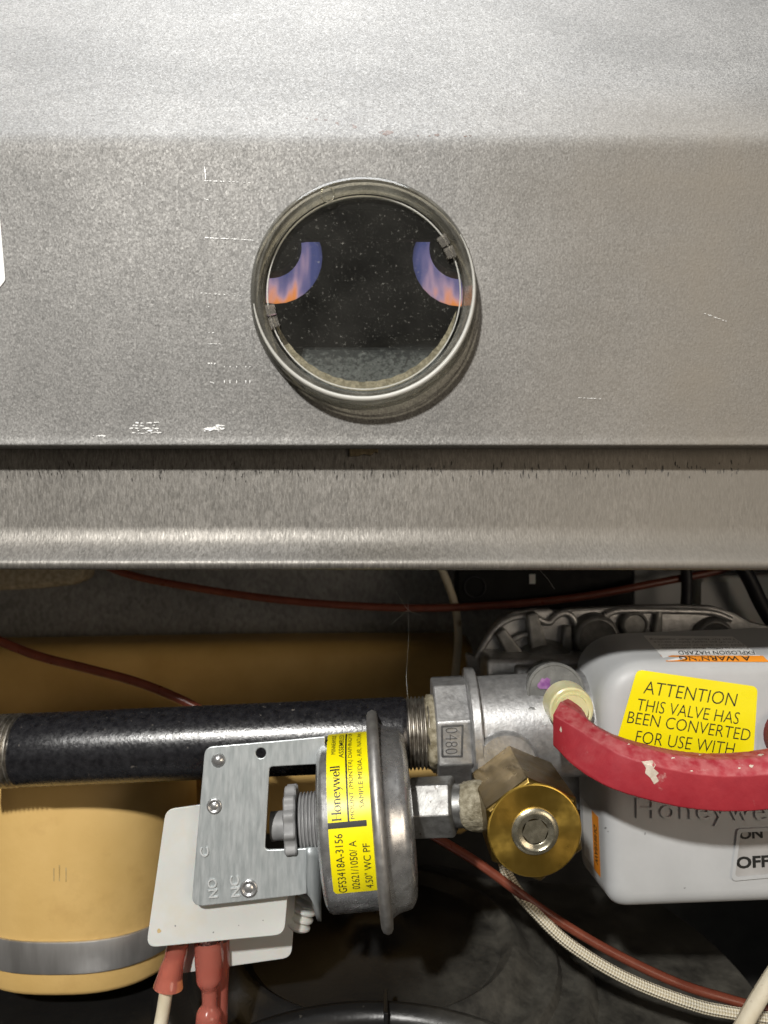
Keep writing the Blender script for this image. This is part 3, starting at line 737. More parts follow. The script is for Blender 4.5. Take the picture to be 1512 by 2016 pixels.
obj('sealant_ring', lathe(pa, pd, [(plen - 2.6, 9.9), (plen - 2.0, 10.7), (plen - 0.9, 11.2), (plen + 0.3, 11.0), (plen + 1.2, 10.0)], 40, jitter=lambda t, th: 1 + 0.04*math.sin(th*3 + t*4) + 0.03*math.sin(th*7 - t*5) + 0.02*math.sin(th*13 + t*9)), m_dope, pipe, smooth=True)

# ------------------------------------------------------------------ gas valve
DI = 233.0
valve = thing('gas_valve', 'gas valve with aluminium casting, pale grey cover and yellow attention sticker', 'gas valve', P(1300, 1800, 235))
ib = P(854, 1437, DI); idr = (P(930, 1433, DI) - ib).normalized()
boss = obj('inlet_boss', prism_ring(ib, idr, [(0.0, 9.8), (0.0, 15.4), (0.5, 16.0), (9.6, 16.0), (10.2, 15.6)], 8, R(22.5)), m_alu, valve); add_bevel(boss, 0.5)
obj('inlet_collar', lathe(ib, idr, [(10.1, 10), (10.1, 17.8), (10.5, 18.2), (12.6, 18.2), (13.0, 17.8), (13.0, 10)], 48), m_alu, valve, angle=40)
vb = obj('valve_body', join(lathe(ib, idr, [(12.8, 15.2), (34, 15.4), (60, 15.6)], 56), box(P(1110, 1400, 247), (17, 9, 16)), box(P(1250, 1430, 252), (50, 10, 24))), m_alu, valve, angle=40); add_bevel(vb, 1.5, 3)
# cast back plate with lobes and ribs
bpz = Plane((0, 262, 0), (0, -1, 0))
outl = [(915, 1283), (935, 1290), (950, 1262), (966, 1236), (985, 1214), (1010, 1202), (1050, 1198), (1080, 1197), (1095, 1206), (1110, 1198), (1140, 1196), (1230, 1192), (1330, 1190), (1400, 1192), (1440, 1205), (1470, 1222), (1512, 1232), (1600, 1240), (1600, 1500), (925, 1500), (921, 1330)]
cp = obj('casting_plate', bpz.plate([outl], [1.2], 5.0, 0.9), m_alu, valve, angle=40)
def rib(p, q, w, d0, d1, name='rib'):
    a, b = P(*p, d1), P(*q, d1); v = (b - a); L = v.length; v.normalize(); w_ = Vector((v.z, 0, -v.x))*w/2; bk = Vector((0, d0 - d1, 0))
    V = [a - w_*1.5, a + w_*1.5, b + w_*0.7, b - w_*0.7]; V += [q_ + bk for q_ in V]
    o_ = obj(name, (V, [[0,1,2,3],[7,6,5,4],[0,4,5,1],[1,5,6,2],[2,6,7,3],[3,7,4,0]]), m_cast, valve); add_bevel(o_, 0.8, 2)
rib((1078, 1345), (1048, 1208), 5.2, 262, 254); rib((1050, 1345), (985, 1242), 5.0, 262, 254.5); rib((1118, 1340), (1118, 1232), 3.6, 262, 256)
for (x, y, d, r_, ln, nm) in ((1070, 1330, 262, 11.5, 12, 'casting_hub'), (1165, 1250, 262, 7.5, 8, 'casting_post'), (1240, 1226, 262, 4.6, 6, 'casting_post'), (1395, 1252, 262, 6.5, 6, 'casting_post')):
    obj(nm, lathe(P(x, y, d), (0, -1, 0), [(0, r_*1.15), (ln*0.85, r_), (ln*0.97, r_*0.93), (ln, r_*0.82), (ln*0.9, r_*0.72), (ln*0.9, 0.3)], 32), m_cast, valve, angle=50)
for spec in ([(938, 1296, 258), (960, 1258, 258), (984, 1230, 258), (1012, 1216, 258), (1046, 1211, 258)], [(1050, 1212, 258), (1066, 1222, 258), (1082, 1226, 258), (1094, 1214, 258), (1112, 1207, 258), (1128, 1216, 258), (1138, 1240, 258)], [(1190, 1212, 258), (1215, 1203, 258), (1260, 1202, 258), (1330, 1203, 258), (1400, 1206, 258), (1440, 1220, 258)], [(990, 1330, 258), (985, 1295, 258), (1000, 1268, 258), (1030, 1250, 258), (1062, 1246, 258)]):
    g, _ = tube(wire_path(spec, 5), 1.1, 8); obj('casting_ridge', g, m_alu, valve, smooth=True)
for a_, b_ in (((1195, 1205), (1205, 1300)), ((1300, 1200), (1292, 1290))): rib(b_, a_, 3.0, 262, 257)
# outlet boss behind the brass fitting
ob = P(985, 1478, 228)
bo = obj('outlet_boss', lathe(ob, (0.0, -1, 0), [(-6, 10.6), (7, 10.2), (7.6, 9.8), (8, 9.0), (12, 8.8), (12.8, 8.2), (12.8, 4)], 48), m_alu, valve, angle=40)
for x, y, d, r_ in ((1046, 1408, 221.5, 2.5), (1082, 1462, 224, 4.2)):
    obj('body_lug', lathe(P(x, y, d), (0, -1, 0), [(-10, r_*1.2), (1.2, r_*1.05), (1.6, r_*0.9), (1.6, r_*0.3)], 28), m_cast, valve, angle=50)
# raised mark on the inlet boss, recess shade put into its dark colour
bs = Plane((0, 218.3, 0), (0, -1, 0.0))
frame2 = bs.plate([[(868, 1428), (913, 1426), (911, 1491), (869, 1491)], [(872, 1432), (909, 1430), (907, 1487), (873, 1487)]], [0.4, 0.2], 0.5, 0.08)
cast_mark = obj('cast_mark', frame2, m_recess_shade, valve)
V, Fc = text_on('0480', (877, 1433), (0, 52), (24, -1), bs, 0.1, extrude=0.05, depth=0.25, offset=-0.02); obj('cast_number', (V, Fc), m_recess_shade, cast_mark)
# pale grey cover
roll = R(-2.2)     # the whole valve leans a little
CZ0, CZ1, CXL, CXR = -111.0, -41.0, 60.3, 150.0
cc = Vector(((CXL+CXR)/2 - 40, 0, (CZ0+CZ1)/2))
def vroll(p):
    x, z = p.x - CXL, p.z - (CZ0+CZ1)/2; c, s2 = math.cos(roll), math.sin(roll)
    return Vector((CXL + c*x + s2*z, p.y, (CZ0+CZ1)/2 - s2*x + c*z))
def cov_ring(y, ins, dtop=0.0):
    pts = round_poly([(CXL+ins, CZ0+ins), (CXR-ins, CZ0+ins), (CXR-ins, CZ1-ins+dtop), (CXL+ins, CZ1-ins+dtop)], [max(6.0-ins*0.4, 1.5), 8, 8, max(15.0-ins*0.7, 2)], 12)
    return [vroll(Vector((p.x, y, p.y))) for p in pts]
DV = 212.0
rings = [cov_ring(237, -0.5, 2.6), cov_ring(231, -0.2, 1.8), cov_ring(225, 0.1, 1.0), cov_ring(219, 0.5, 0)]
rb = 5.0
for k in range(1, 7):
    a = R(15*k); rings.append(cov_ring(DV + rb*(1-math.sin(a)) + (1.5 if k == 0 else 0), 0.5 + rb*(1-math.cos(a))))
rings += [cov_ring(DV - 0.15, 9), cov_ring(DV - 0.3, 16), cov_ring(DV - 0.35, 26)]
cg = loft(rings)
vc = obj('valve_cover', cg, m_cover, valve, angle=60)
cs = Surf(cg)
# yellow sticker
def px_outline(pts, r): return round_poly(pts, r, 6)
st = obj('attention_sticker', patch(px_outline([(1254, 1318), (1492, 1352), (1480, 1540), (1196, 1522)], 14), cs, 0.24), m_yellow, valve, smooth=True)
for body, o_, rt, u_, off in (('ATTENTION', (1266, 1365), (181, 26), (6, -25), -0.012), ('THIS VALVE HAS', (1252, 1398), (201, 28), (5, -23), -0.012), ('BEEN CONVERTED', (1234, 1423), (241, 36), (5, -23), -0.012), ('FOR USE WITH', (1250, 1462), (193, 25), (5, -24), -0.012), ('PROPANE GAS', (1245, 1492), (190, 25), (5, -24), -0.012)):
    if body.startswith('PROPANE'): continue
    obj('lettering', text_on(body, o_, rt, u_, cs, 0.36, offset=off), m_ink, st)
# warning label on the shoulder of the cover (upside down, read from above)
wl = obj('warning_label', patch(px_outline([(1266, 1251), (1442, 1253), (1514, 1303), (1312, 1302)], 1), cs, 0.12), m_white_label, valve, smooth=True)
obj('header_stripe', patch(px_outline([(1300, 1290), (1502, 1291), (1514, 1303), (1312, 1302)], 0.5), cs, 0.3), m_orange, wl, smooth=True)
obj('lettering', text_on('\u26a0 WARNING' if False else 'A WARNING', (1476, 1291.5), (-140, 0), (3, 9.0), cs, 0.5, offset=0.01), m_ink, wl)
obj('lettering', text_on('EXPLOSION HAZARD', (1484, 1281), (-150, 0), (3, 7.5), cs, 0.45), m_ink, wl)
for i, (y, body) in enumerate(((1274.5, 'Failure to follow these instructions'), (1268.5, 'could cause death or serious injury'), (1262.5, 'Turn off gas supply before service'), (1257, 'Test for leaks after installing'))):
    obj('lettering', text_on(body, (1472 - i*8, y - 1), (-170, 0), (2, 4.6), cs, 0.45), m_fine_ink, wl)
# narrow orange label on the left flank
def flank(y0, y1_, za, zb, off, ny=6, nz=10):
    V = []
    for a in range(ny+1):
        y = y0 + (y1_-y0)*a/ny
        ins = 0.5 - (y-219)*0.0667 if y < 225 else 0.1 - (y-225)*0.05
        for b in range(nz+1): V.append(vroll(Vector((CXL + ins - off, y, za + (zb-za)*b/nz))))
    m_ = nz+1
    return V, [[a*m_+b, a*m_+b+1, (a+1)*m_+b+1, (a+1)*m_+b] for a in range(ny) for b in range(nz)]
sl_ = obj('side_label', flank(219.2, 234, -87, -104.2, 0.10), m_white_label, valve)
obj('header_stripe', flank(219.2, 224.8, -87, -104.2, 0.16), m_orange, sl_)
V, Fc = text_geo('WARNING', 0, 0.01)
V = [vroll(Vector((CXL + 0.5 - (223.4 - 2.6*v.y - 219)*0.0667 - 0.24, 223.4 - 2.6*v.y, -101.5 + 11*v.x))) for v in V]
obj('lettering', (V, Fc), m_ink, sl_)
# embossed maker name on the cover, low under the red hose
obj('embossed_lettering', text_on('Honeywell', (1254, 1624), (290, 6), (-1, -52), cs, 0.15, extrude=0.05, depth=0.6, offset=-0.004, spacing=1.12), m_cover, valve)
# on/off switch plate
sp_ol = px_outline([(1452, 1632), (1590, 1626), (1582, 1722), (1440, 1735)], 9)
sp_in = px_outline([(1458, 1639), (1584, 1633), (1577, 1715), (1447, 1727)], 7)
fv, ff = [], []
for ol, e in ((sp_ol, 0.0), (sp_ol, 0.7), (sp_in, 0.7), (sp_in, 0.05)):
    for p in ol:
        h = cs.hit(p.x, p.y); fv.append(h*(1 - e/h.length))
n = len(sp_ol)
for j in range(3):
    for i in range(n): ff.append([j*n+i, j*n+(i+1) % n, (j+1)*n+(i+1) % n, (j+1)*n+i])
swp = obj('switch_plate', patch(sp_in, cs, 0.12), m_plate_plastic, valve)
obj('plate_rim', (fv, ff), m_cover, swp, angle=40)
for body, o_, rt, u_ in (('ON', (1456, 1653), (46, -3), (-1, -19)), ('OFF', (1450, 1711), (66, -4), (-1, -24))):
    obj('lettering', text_on(body, o_, rt, u_, cs, 0.22, offset=0.035), m_ink, swp)
for x, y, w, h in ((1192, 1630, 6, 5), (1197, 1637, 4, 3), (1270, 1641, 3, 9), (1348, 1748, 5, 3), (1300, 1330, 0, 0)):
    if w: obj('dirt_speck', patch([Vector((x + w/2*random.uniform(.5, 1.1)*math.cos(a), y + h/2*random.uniform(.5, 1.1)*math.sin(a))) for a in [2*math.pi*i/8 for i in range(8)]], cs, 0.06, 2), m_fine_ink, valve)
# white bezel and dark red knob at the right edge
obj('knob_bezel', patch(px_outline([(1496, 1424), (1600, 1420), (1600, 1480), (1494, 1480)], 3), cs, 0.8), m_cover, valve)
obj('control_knob', lathe(P(1560, 1446, 211), (0, -1, 0), [(0, 8.0), (2.6, 7.8), (3.2, 7.2)], 40), m_knob, valve, angle=40)
# cover screw and steel clip beside the cover
obj('cover_screw', lathe(P(1166, 1357, 231), (0, -1, 0), [(-6, 2.6), (0, 2.6), (1.0, 2.3), (1.8, 1.4), (2.0, 0.3)], 24), m_drum, valve, smooth=True)
g, _ = tube(catmull([P(1150, 1382, 236), P(1163, 1345, 238), P(1178, 1305, 240), P(1196, 1262, 244)], 6), 1.2, 10); obj('steel_clip', g, m_drum, valve, smooth=True)
# pressure tap tower with purple dye and cream plug
ta, tb_ = P(1078, 1352, 246), P(1094, 1362, 222)
tdir = (tb_ - ta).normalized(); tl = (tb_ - ta).length
tap = obj('pressure_tap', lathe(ta, tdir, [(-12, 9.4), (tl - 0.3, 8.3), (tl, 7.95), (tl, 7.5), (tl - 0.2, 7.3)], 48), m_tap, valve, angle=40)
tpl = Plane(tb_ + tdir*0.02, tdir)
bl = [(1072 + 15*math.cos(a)*random.uniform(.7, 1.1), 1347 + 13*math.sin(a)*random.uniform(.7, 1.1)) for a in [2*math.pi*i/16 for i in range(16)]]
obj('dye_stain', patch([Vector(p) for p in bl], tpl, 0.08, 3), m_purple, tap)
plug_o = P(1113, 1384, 221); 
obj('cream_plug', lathe(plug_o, (0, -1, 0), [(0, 6.5), (6, 6.3), (7.2, 6.1), (7.5, 5.6), (7.2, 5.0), (7.0, 4.6), (8, 4.3), (9, 4.2)], 44), m_cream_plug, tap, angle=40)

# ------------------------------------------------------------------ scuffed red hose
pth = catmull([P(1089, 1470, 205), P(1130, 1509, 198), P(1198, 1551, 191), P(1298, 1582, 188), P(1400, 1598, 187), P(1512, 1596, 186), P(1640, 1575, 186)], 12)
sec = round_poly([(0, 0), (0, 8.8), (4.2, 11.4), (10, 11.4), (10, 0)], [0.8, 0.7, 0.8, 0.8, 0.8], 3)     # (depth, height)
ols = []
for i, p in enumerate(pth):
    t = (pth[min(i+1, len(pth)-1)] - pth[max(i-1, 0)]); t = Vector((t.x, 0, t.z)).normalized(); nrm = Vector((-t.z, 0, t.x))
    e = random.uniform(-.05, .05); q = min(1, i/16); q = q*q*(3-2*q)
    nrm = (Vector((0, 0, 1))*(1-q) + nrm*q).normalized(); dep = (Vector((0.62, 0.78, 0))*(1-q) + Vector((0, 1, 0))*q).normalized()
    ols.append([p + dep*u_.x + nrm*(u_.y*(0.97 + 0.03*q) + e) for u_ in sec])
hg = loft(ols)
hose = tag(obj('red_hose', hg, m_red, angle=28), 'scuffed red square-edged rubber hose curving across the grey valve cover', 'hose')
hs = Surf(hg)
sc1 = [(1263, 1499), (1284, 1497), (1291, 1506), (1287, 1513), (1297, 1522), (1292, 1527), (1297, 1538), (1288, 1544), (1280, 1531), (1270, 1522), (1272, 1512)]
obj('scuff', patch([Vector(p) for p in sc1], hs, 0.1, 4), m_scuff, hose)
for x, y, w, h in ((1325, 1492, 9, 4), (1378, 1486, 6, 3), (1362, 1518, 8, 4), (1455, 1512, 7, 4), (1480, 1508, 12, 6), (1497, 1486, 16, 6), (1238, 1465, 6, 3), (1104, 1436, 5, 16)):
    pts = [Vector((x + w/2*random.uniform(.4, 1.1)*math.cos(a), y + h/2*random.uniform(.4, 1.1)*math.sin(a))) for a in [2*math.pi*i/9 for i in range(9)]]
    obj('scuff', patch(pts, hs, 0.07, 2), m_scuff, hose)

# ------------------------------------------------------------------ brass fitting and hex connector
bf = P(1053, 1636, 190); bax = Vector((0, 1, 0)); bc = P(1053, 1636, 190)
brs = thing('brass_fitting', 'hexagonal brass fitting with a nickel socket plug in its face', 'brass fitting', bf)
hexr = 13.1; ph = R(90 - 97)
axb = (P(1010, 1552, 218) - bf).normalized()
hx = prism_ring(bf, axb, [(0.15, 12.1), (0.9, hexr), (26, hexr), (27.5, hexr*0.93)], 6, 0)
# turn the hexagon so that a corner points up and a little left
def spin(geo, o_, ax, ang):
    M_ = Matrix.Translation(o_) @ Matrix.Rotation(ang, 4, ax) @ Matrix.Translation(-o_)
    return [M_ @ Vector(v) for v in geo[0]], geo[1]
hx = spin(hx, bf, axb, R(-7))
hb = obj('hex_body', hx, m_brass, brs); add_bevel(hb, 0.25)
obj('turned_face', lathe(bf, axb, [(0.0, 5.9), (0.0, 11.3), (0.1, 11.55), (0.4, 11.75)], 72, cap=(False, False)), m_brass_face, brs, angle=20)
obj('rear_neck', lathe(bf, axb, [(27, 9.0), (38, 9.0)], 40), m_alu, brs, angle=40)
plug = obj('socket_plug', lathe(bf, axb, [(0.35, 5.95), (-0.5, 5.8), (-0.9, 5.3), (-1.0, 4.6), (-0.6, 4.1), (-0.6, 3.5), (-0.4, 3.2)], 48, cap=(False, False)), m_plug_metal, brs, angle=40)
hxs = spin(prism_ring(bf, axb, [(-0.45, 3.3), (-0.4, 2.85), (2.6, 2.55), (4.6, 0.3)], 6, 0), bf, axb, R(20)); obj('hex_socket', hxs, m_plug_metal, plug)
# side outlet of the fitting with sealant and the hexagonal connector
na, nb = P(806, 1590, 212), P(960, 1584, 207)
nd = (nb - na).normalized()
kx2 = 210/F
nl = (nb - na).length
conn = obj('hex_connector', prism_ring(na, nd, [(0.0, 7.4), (0.4, 8.2), (12.2, 8.2), (12.9, 7.3)], 6, R(27)), m_nut, brs); add_bevel(conn, 0.35, 2)
obj('connector_neck', lathe(na, nd, [(12.5, 5.7), (15.2, 5.7)], 32), m_nut, brs, angle=40)
obj('sealant_ring', lathe(na, nd, [(14.8, 5.6), (15.4, 6.1), (17.0, 6.4), (18.6, 6.6), (nl + 2, 6.5)], 40, jitter=lambda t, th: 1 + 0.03*math.sin(th*3 + t*4) + 0.025*math.sin(th*7 - t*5) + 0.02*math.sin(th*12 + t*9)), m_dope, brs, smooth=True)

# ------------------------------------------------------------------ pressure switch
DS = 213.0
psw = thing('pressure_switch', 'round steel gas pressure switch with yellow label and zinc bracket', 'pressure switch', P(750, 1810, DS))
s0 = P(750, 1608, DS)
sax = Vector((math.cos(R(4.6)), 0.02, math.sin(R(4.6)))).normalized()        # its axle, leaning up to the right
def at_px(dx): return dx*192/F
def K2(dx): return dx*206/F
RD = 23.0
drum = obj('drum', lathe(s0, sax, [(at_px(-127), 12), (at_px(-127), 19.6), (at_px(-125), 21.2), (at_px(-119), 22.5), (at_px(-112), RD), (at_px(-8), RD), (at_px(-2), RD + 1.2)], 96), m_drum, psw, angle=35)
obj('rim_flange', lathe(s0, sax, [(-1.9, RD), (-1.9, 27.4), (-1.5, 28.3), (-0.4, 28.8), (0.6, 28.5), (1.1, 27.6), (1.2, 26.4), (1.3, RD)], 96, cap=(False, False)), m_flange, psw, angle=50)
obj('rear_shell', lathe(s0, sax, [(0.9, 25.5), (2.0, 24.6), (3.0, 24.1), (5.2, 23.6), (6.6, 23.2), (7.4, 22.2), (8.2, 20.5), (8.6, 16), (8.7, 6)], 96), m_drum, psw, angle=50)
# label wrapped round the drum
_, su, sw = ortho(sax)
upv = (Vector((0, 0, 1)) - sax*sax.z).normalized(); frv = upv.cross(sax).normalized()
if frv.y > 0: frv = -frv
def drum_pt(ax_mm, th, r=RD): return s0 + sax*ax_mm + frv*(r*math.cos(th)) + upv*(r*math.sin(th))
def th_of(px, py):
    lo_, hi_ = R(-85), R(80)
    for _ in range(40):
        m_ = (lo_+hi_)/2; q = drum_pt(at_px(px - 750), m_)
        y = PCY - F*q.z/q.y
        if y > py: lo_ = m_
        else: hi_ = m_
    return (lo_+hi_)/2
A0, A1 = at_px(-102), at_px(-11)
def drum_patch(a0, a1, th0, th1, r, na=4, nt=40, rnd=0.0):
    V, Fc = [], []
    for i in range(na+1):
        for j in range(nt+1):
            s_ = i/na; t = j/nt; e = 0
            a = a0 + (a1-a0)*s_
            ins = 0
            if rnd: 
                d = min(s_*(a1-a0), (1-s_)*(a1-a0)); ins = (rnd - math.sqrt(max(rnd**2 - (rnd-min(d, rnd))**2, 0)))/r
            th = (th0 + ins) + (th1 - th0 - 2*ins)*t
            V.append(drum_pt(a, th, r))
    m_ = nt+1
    for i in range(na):
        for j in range(nt): Fc.append([i*m_+j, i*m_+j+1, (i+1)*m_+j+1, (i+1)*m_+j])
    return V, Fc
thb = th_of(700, 1755)
lab = obj('yellow_label', drum_patch(A0, A1, thb, R(102), RD + 0.10, 24, 48, 1.0), m_yellow, psw, smooth=True)
def drum_text(body, ax_base, ax_h, th0, th1, r, offset=0.0, serif=False, flipz=0):
    V, Fc = serif_geo(body) if serif else text_geo(body, 0, offset)
    return [drum_pt(ax_base - ax_h*v.y, th0 + (th1-th0)*v.x, r + v.z*0.5) for v in V], Fc
K = at_px
TL = [('Honeywell', -75, 19, 1617, 1508, True, 0), ('MINNEAPOLIS', -83, 9, 1486, 1420, False, 0), ('ASSEMBLED', -66, 10, 1493, 1425, False, 0.004),
      ('MOUNT (MONTER) DIAPHRAGM UP', -46, 11, 1612, 1420, False, -0.004), ('SAMPLE MEDIA: AIR, NATURAL', -27, 11, 1590, 1418, False, -0.004),
      ('GFS3418A-3156', -75, 16, 1756, 1642, False, 0.0), ('02621/1050/ A', -49, 15, 1750, 1655, False, 0.0), ('4.50" WC PF', -23, 15, 1747, 1660, False, 0.0)]
for body, b_, h_, y0, y1q, sf, off in TL:
    pxa = 750 + b_ - h_/2
    t0_ = th_of(pxa, y0); t1_ = th_of(pxa, y1q) if y1q > 1442 else R(62)
    if y0 < 1500: t0_, t1_ = th_of(pxa, y0), R(92)
    elif y1q < 1442: t1_ = R(94)
    if y1q > 1650: t0_ = max(t0_, thb + 0.05)
    obj('lettering', drum_text(body, K(b_), K(h_), t0_, t1_, RD + 0.17, off, sf), m_ink, lab)
tb0, tb1 = th_of(700, 1628), th_of(700, 1616)
obj('label_bar', drum_patch(A0, K(-26), tb0, tb1, RD + 0.16, 4, 4), m_ink, lab)
obj('label_rule', drum_patch(K(-63), K(-59.5), tb1, R(95), RD + 0.16, 1, 40), m_ink, lab)
# adjuster: threaded bushing, thumb wheel and shaft
obj('threaded_bushing', threads(s0, sax, K2(-163), K2(-124), 0.95, 7.6, 8.3), m_grey_plastic, psw, angle=20)
def tooth(t, th): return 1 + 0.05*math.cos(th*18)
obj('thumb_wheel', lathe(s0, sax, [(K2(-191), 6), (K2(-191), 9.4), (K2(-188), 10.0), (K2(-170), 10.0), (K2(-167), 9.6), (K2(-167), 6)], 144, jitter=lambda t, th: 1 + 0.075*max(-0.7, math.cos(th*13))), m_grey_plastic, psw, angle=35)
obj('adjuster_shaft', lathe(s0, sax, [(K2(-224), 3.2), (K2(-223), 3.9), (K2(-150), 3.9)], 32), m_grey_plastic, psw, angle=40)
# zinc bracket
bk = Plane(P(500, 1480, 207.5), Vector((0.03, -1, 0.13)))
bt = 1.1
brk_out = [(404, 1470), (545, 1458), (640, 1449), (640, 1503), (531, 1509), (522, 1672), (604, 1669), (604, 1758), (590, 1761), (377, 1785)]
bracket = obj('bracket', bk.plate([brk_out], [[2.6, 0, 0, 0, 1.0, 1.0, 0, 0, 0, 2.8]], bt, 0.25, circles=(((514, 1482), 1.35),)), m_zinc, psw, angle=30)
# right edge turned back against the drum
def sheet_strip(pts_xy, z_fun, name):
    V, Fc = [], []
    for i, (px, d) in enumerate(pts_xy):
        for j in range(7):
            V.append(P(px, z_fun(px, j/6), d))
    for i in range(len(pts_xy)-1):
        for j in range(6): Fc.append([i*7+j, i*7+j+1, (i+1)*7+j+1, (i+1)*7+j])
    o_ = obj(name, (V, Fc), m_zinc, bracket, smooth=True); add_mod_solid(o_, bt, 0); return o_
dB = bk.hit(604, 1710).y
sheet_strip([(603.5, dB), (612, dB + 0.1), (619, dB + 0.7), (624, dB + 1.8), (627, dB + 3.2), (629, dB + 9)], lambda px, t: 1668 + (1757 + max(0, px-607)*2.6 - 1668)*t, 'bracket_tab')
# embossed marks on the bracket, lit look put into a paler zinc
bkf = Plane(bk.p0 + bk.n*(bt/2), bk.n)
for body, o_, rt, u_ in (('C', (412, 1686), (-2, -18), (-17, 2)), ('NO', (429, 1767), (-3, -38), (-18, 2)), ('NC', (473, 1765), (-3, -40), (-18, 2))):
    obj('stamped_letter', text_on(body, o_, rt, u_, bkf, 0.12, extrude=0.05, depth=0.3, offset=0.012), m_lit_zinc, bracket)
def rivet(px, py, ro, ring_=True):
    c = bkf.hit(px, py)
    pr = [(0, ro), (0.35, ro*0.95), (0.45, ro*0.78), (0.3, ro*0.62), (0.05, ro*0.58), (0.25, ro*0.45), (0.45, ro*0.2), (0.48, 0.05)] if ring_ else [(0, ro), (0.3, ro*0.85), (0.8, ro*0.5), (0.95, ro*0.15)]
    obj('rivet' if ring_ else 'dimple', lathe(c, bk.n, pr, 32), m_drum, bracket, smooth=True)
rivet(430, 1497, 1.9, False); rivet(422, 1587, 2.05); rivet(490, 1749, 2.35)
# milky insulating plates behind the bracket
ip = Plane(P(450, 1700, 206.5), Vector((0.02, -1, 0.12)))
obj('insulator_plate', ip.plate([[(327, 1593), (514, 1567), (514, 1702), (572, 1698), (560, 1839), (288, 1865)]], [[3, 1, 1, 1, 3, 2.4]], 0.8, 0.2), m_white_plate, psw, angle=30)
ipf = Plane(ip.p0 + ip.n*0.40, ip.n)
for x, y, w, m__ in ((313, 1833, 9, m_stain), (345, 1823, 4, m_fine_ink), (420, 1836, 4, m_fine_ink), (518, 1812, 3, m_fine_ink), (470, 1822, 2.5, m_fine_ink)):
    obj('dirt_speck', patch([Vector((x + w/2*random.uniform(.6, 1.1)*math.cos(a), y + w/2*random.uniform(.6, 1.3)*math.sin(a))) for a in [2*math.pi*i/8 for i in range(8)]], ipf, 0.05, 2), m__, psw)
ip2 = Plane(P(450, 1800, 216.0), Vector((0.02, -1, 0.06)))
obj('insulator_plate', ip2.plate([[(352, 1720), (585, 1705), (574, 1884), (318, 1921)]], [[3, 2, 3, 1]], 0.8, 0.2), m_white_plate, psw, angle=30)
obj('switch_body', ip2.plate([[(400, 1610), (508, 1600), (508, 1780), (390, 1800)]], [1], 7.0, 0.6), m_black_box, psw, angle=40)
va = P(590, 1806, 219); obj('vent_fitting', threads(va, (0.35, 0.15, 0.9), -3, 6, 2.2, 3.0, 3.9), m_white_plate, psw, angle=30)

# ------------------------------------------------------------------ spade terminals and their wires
def sleeve(name, spec, rads, parent):
    pts = catmull([P(*s) for s in spec], 8); nn = len(pts) - 1
    def rf(t):
        q = t*(len(rads)-1); i = min(int(q), len(rads)-2); f_ = q - i; f_ = f_*f_*(3-2*f_); return rads[i]*(1-f_) + rads[i+1]*f_
    g, uv = tube(pts, 1, 24, rf); return obj(name, g, m_pink, parent, smooth=True)
w1 = thing('terminal_wire', 'cream wire in a short flared pink sleeve under the white insulator plates', 'wire', P(320, 2016, 211), 'wires plugged into the pressure switch')
sleeve('pink_sleeve', [(352, 1850, 211), (345, 1885, 211), (336, 1915, 210.5), (331, 1944, 210)], [3.0, 2.9, 3.3, 4.0], w1)
g, uv = tube(wire_path([(338, 1890, 210.6), (329, 1940, 210), (322, 1985, 209.5), (314, 2030, 209), (300, 2120, 208)]), 1.85, 16); obj('wire', g, m_cream_wire, w1, smooth=True, uv=uv)
obj('spade', box(P(353, 1845, 211), (2.4, 0.4, 4)), m_plug_metal, w1)
w2 = thing('terminal_wire', 'pink sleeved spade terminal with a pinched waist hanging below the insulator plates', 'wire', P(412, 2016, 209), 'wires plugged into the pressure switch')
sleeve('pink_sleeve', [(411, 1850, 210), (412, 1885, 209.6), (412, 1925, 209), (413, 1950, 208.8), (413, 1975, 208.6), (411, 2000, 208.4), (410, 2040, 208)], [3.9, 3.9, 3.5, 2.2, 2.1, 3.4, 3.8], w2)
sleeve('pink_sleeve', [(430, 1850, 214), (431, 1890, 213.6), (430, 1950, 213), (428, 2040, 212)], [3.0, 2.9, 2.7, 2.7], w2)
obj('spade', join(box(P(412, 1860, 209.8), (2.6, 0.5, 6)), box(P(412, 1962, 208.7), (1.1, 0.8, 6))), m_drum, w2)

# ------------------------------------------------------------------ loose wires
def wire(name, label, spec, r_, mat, grp='loose wires in the compartment', cat='wire'):
    g, uv = tube(wire_path(spec), r_, 16); return tag(obj(name, g, mat, None, smooth=True, uv=uv), label, cat, grp)
wire('brown_wire', 'brown wire sagging across the top just under the rolled rail', [(150, 1085, 292), (250, 1130, 292), (400, 1160, 290), (560, 1182, 288), (720, 1194, 287), (850, 1197, 286), (1000, 1190, 286), (1150, 1174, 286), (1300, 1146, 286), (1420, 1122, 288), (1540, 1085, 290)], 1.45, m_brown_wire)
wire('brown_wire', 'brown wire slanting down over the tan duct behind the black pipe', [(-60, 1230, 262), (0, 1262, 262), (80, 1293, 261), (170, 1316, 260), (260, 1340, 259), (330, 1366, 258), (400, 1400, 257), (520, 1470, 256)], 1.55, m_brown_wire)
wire('brown_wire', 'shiny brown wire running below the brass fitting along the braided cable', [(780, 1600, 238), (870, 1655, 236), (940, 1698, 234), (1005, 1745, 232), (1085, 1803, 230), (1200, 1872, 228), (1330, 1934, 226), (1430, 1966, 225), (1540, 1996, 224)], 1.4, m_brown_wire)
wire('braided_cable', 'cream braided cable curving below the brass fitting to the lower right', [(1005, 1640, 242), (990, 1690, 238), (1010, 1742, 234), (1052, 1793, 230), (1120, 1858, 227), (1230, 1925, 224), (1360, 1976, 222), (1440, 1994, 221), (1560, 2012, 220)], 1.75, m_braid)
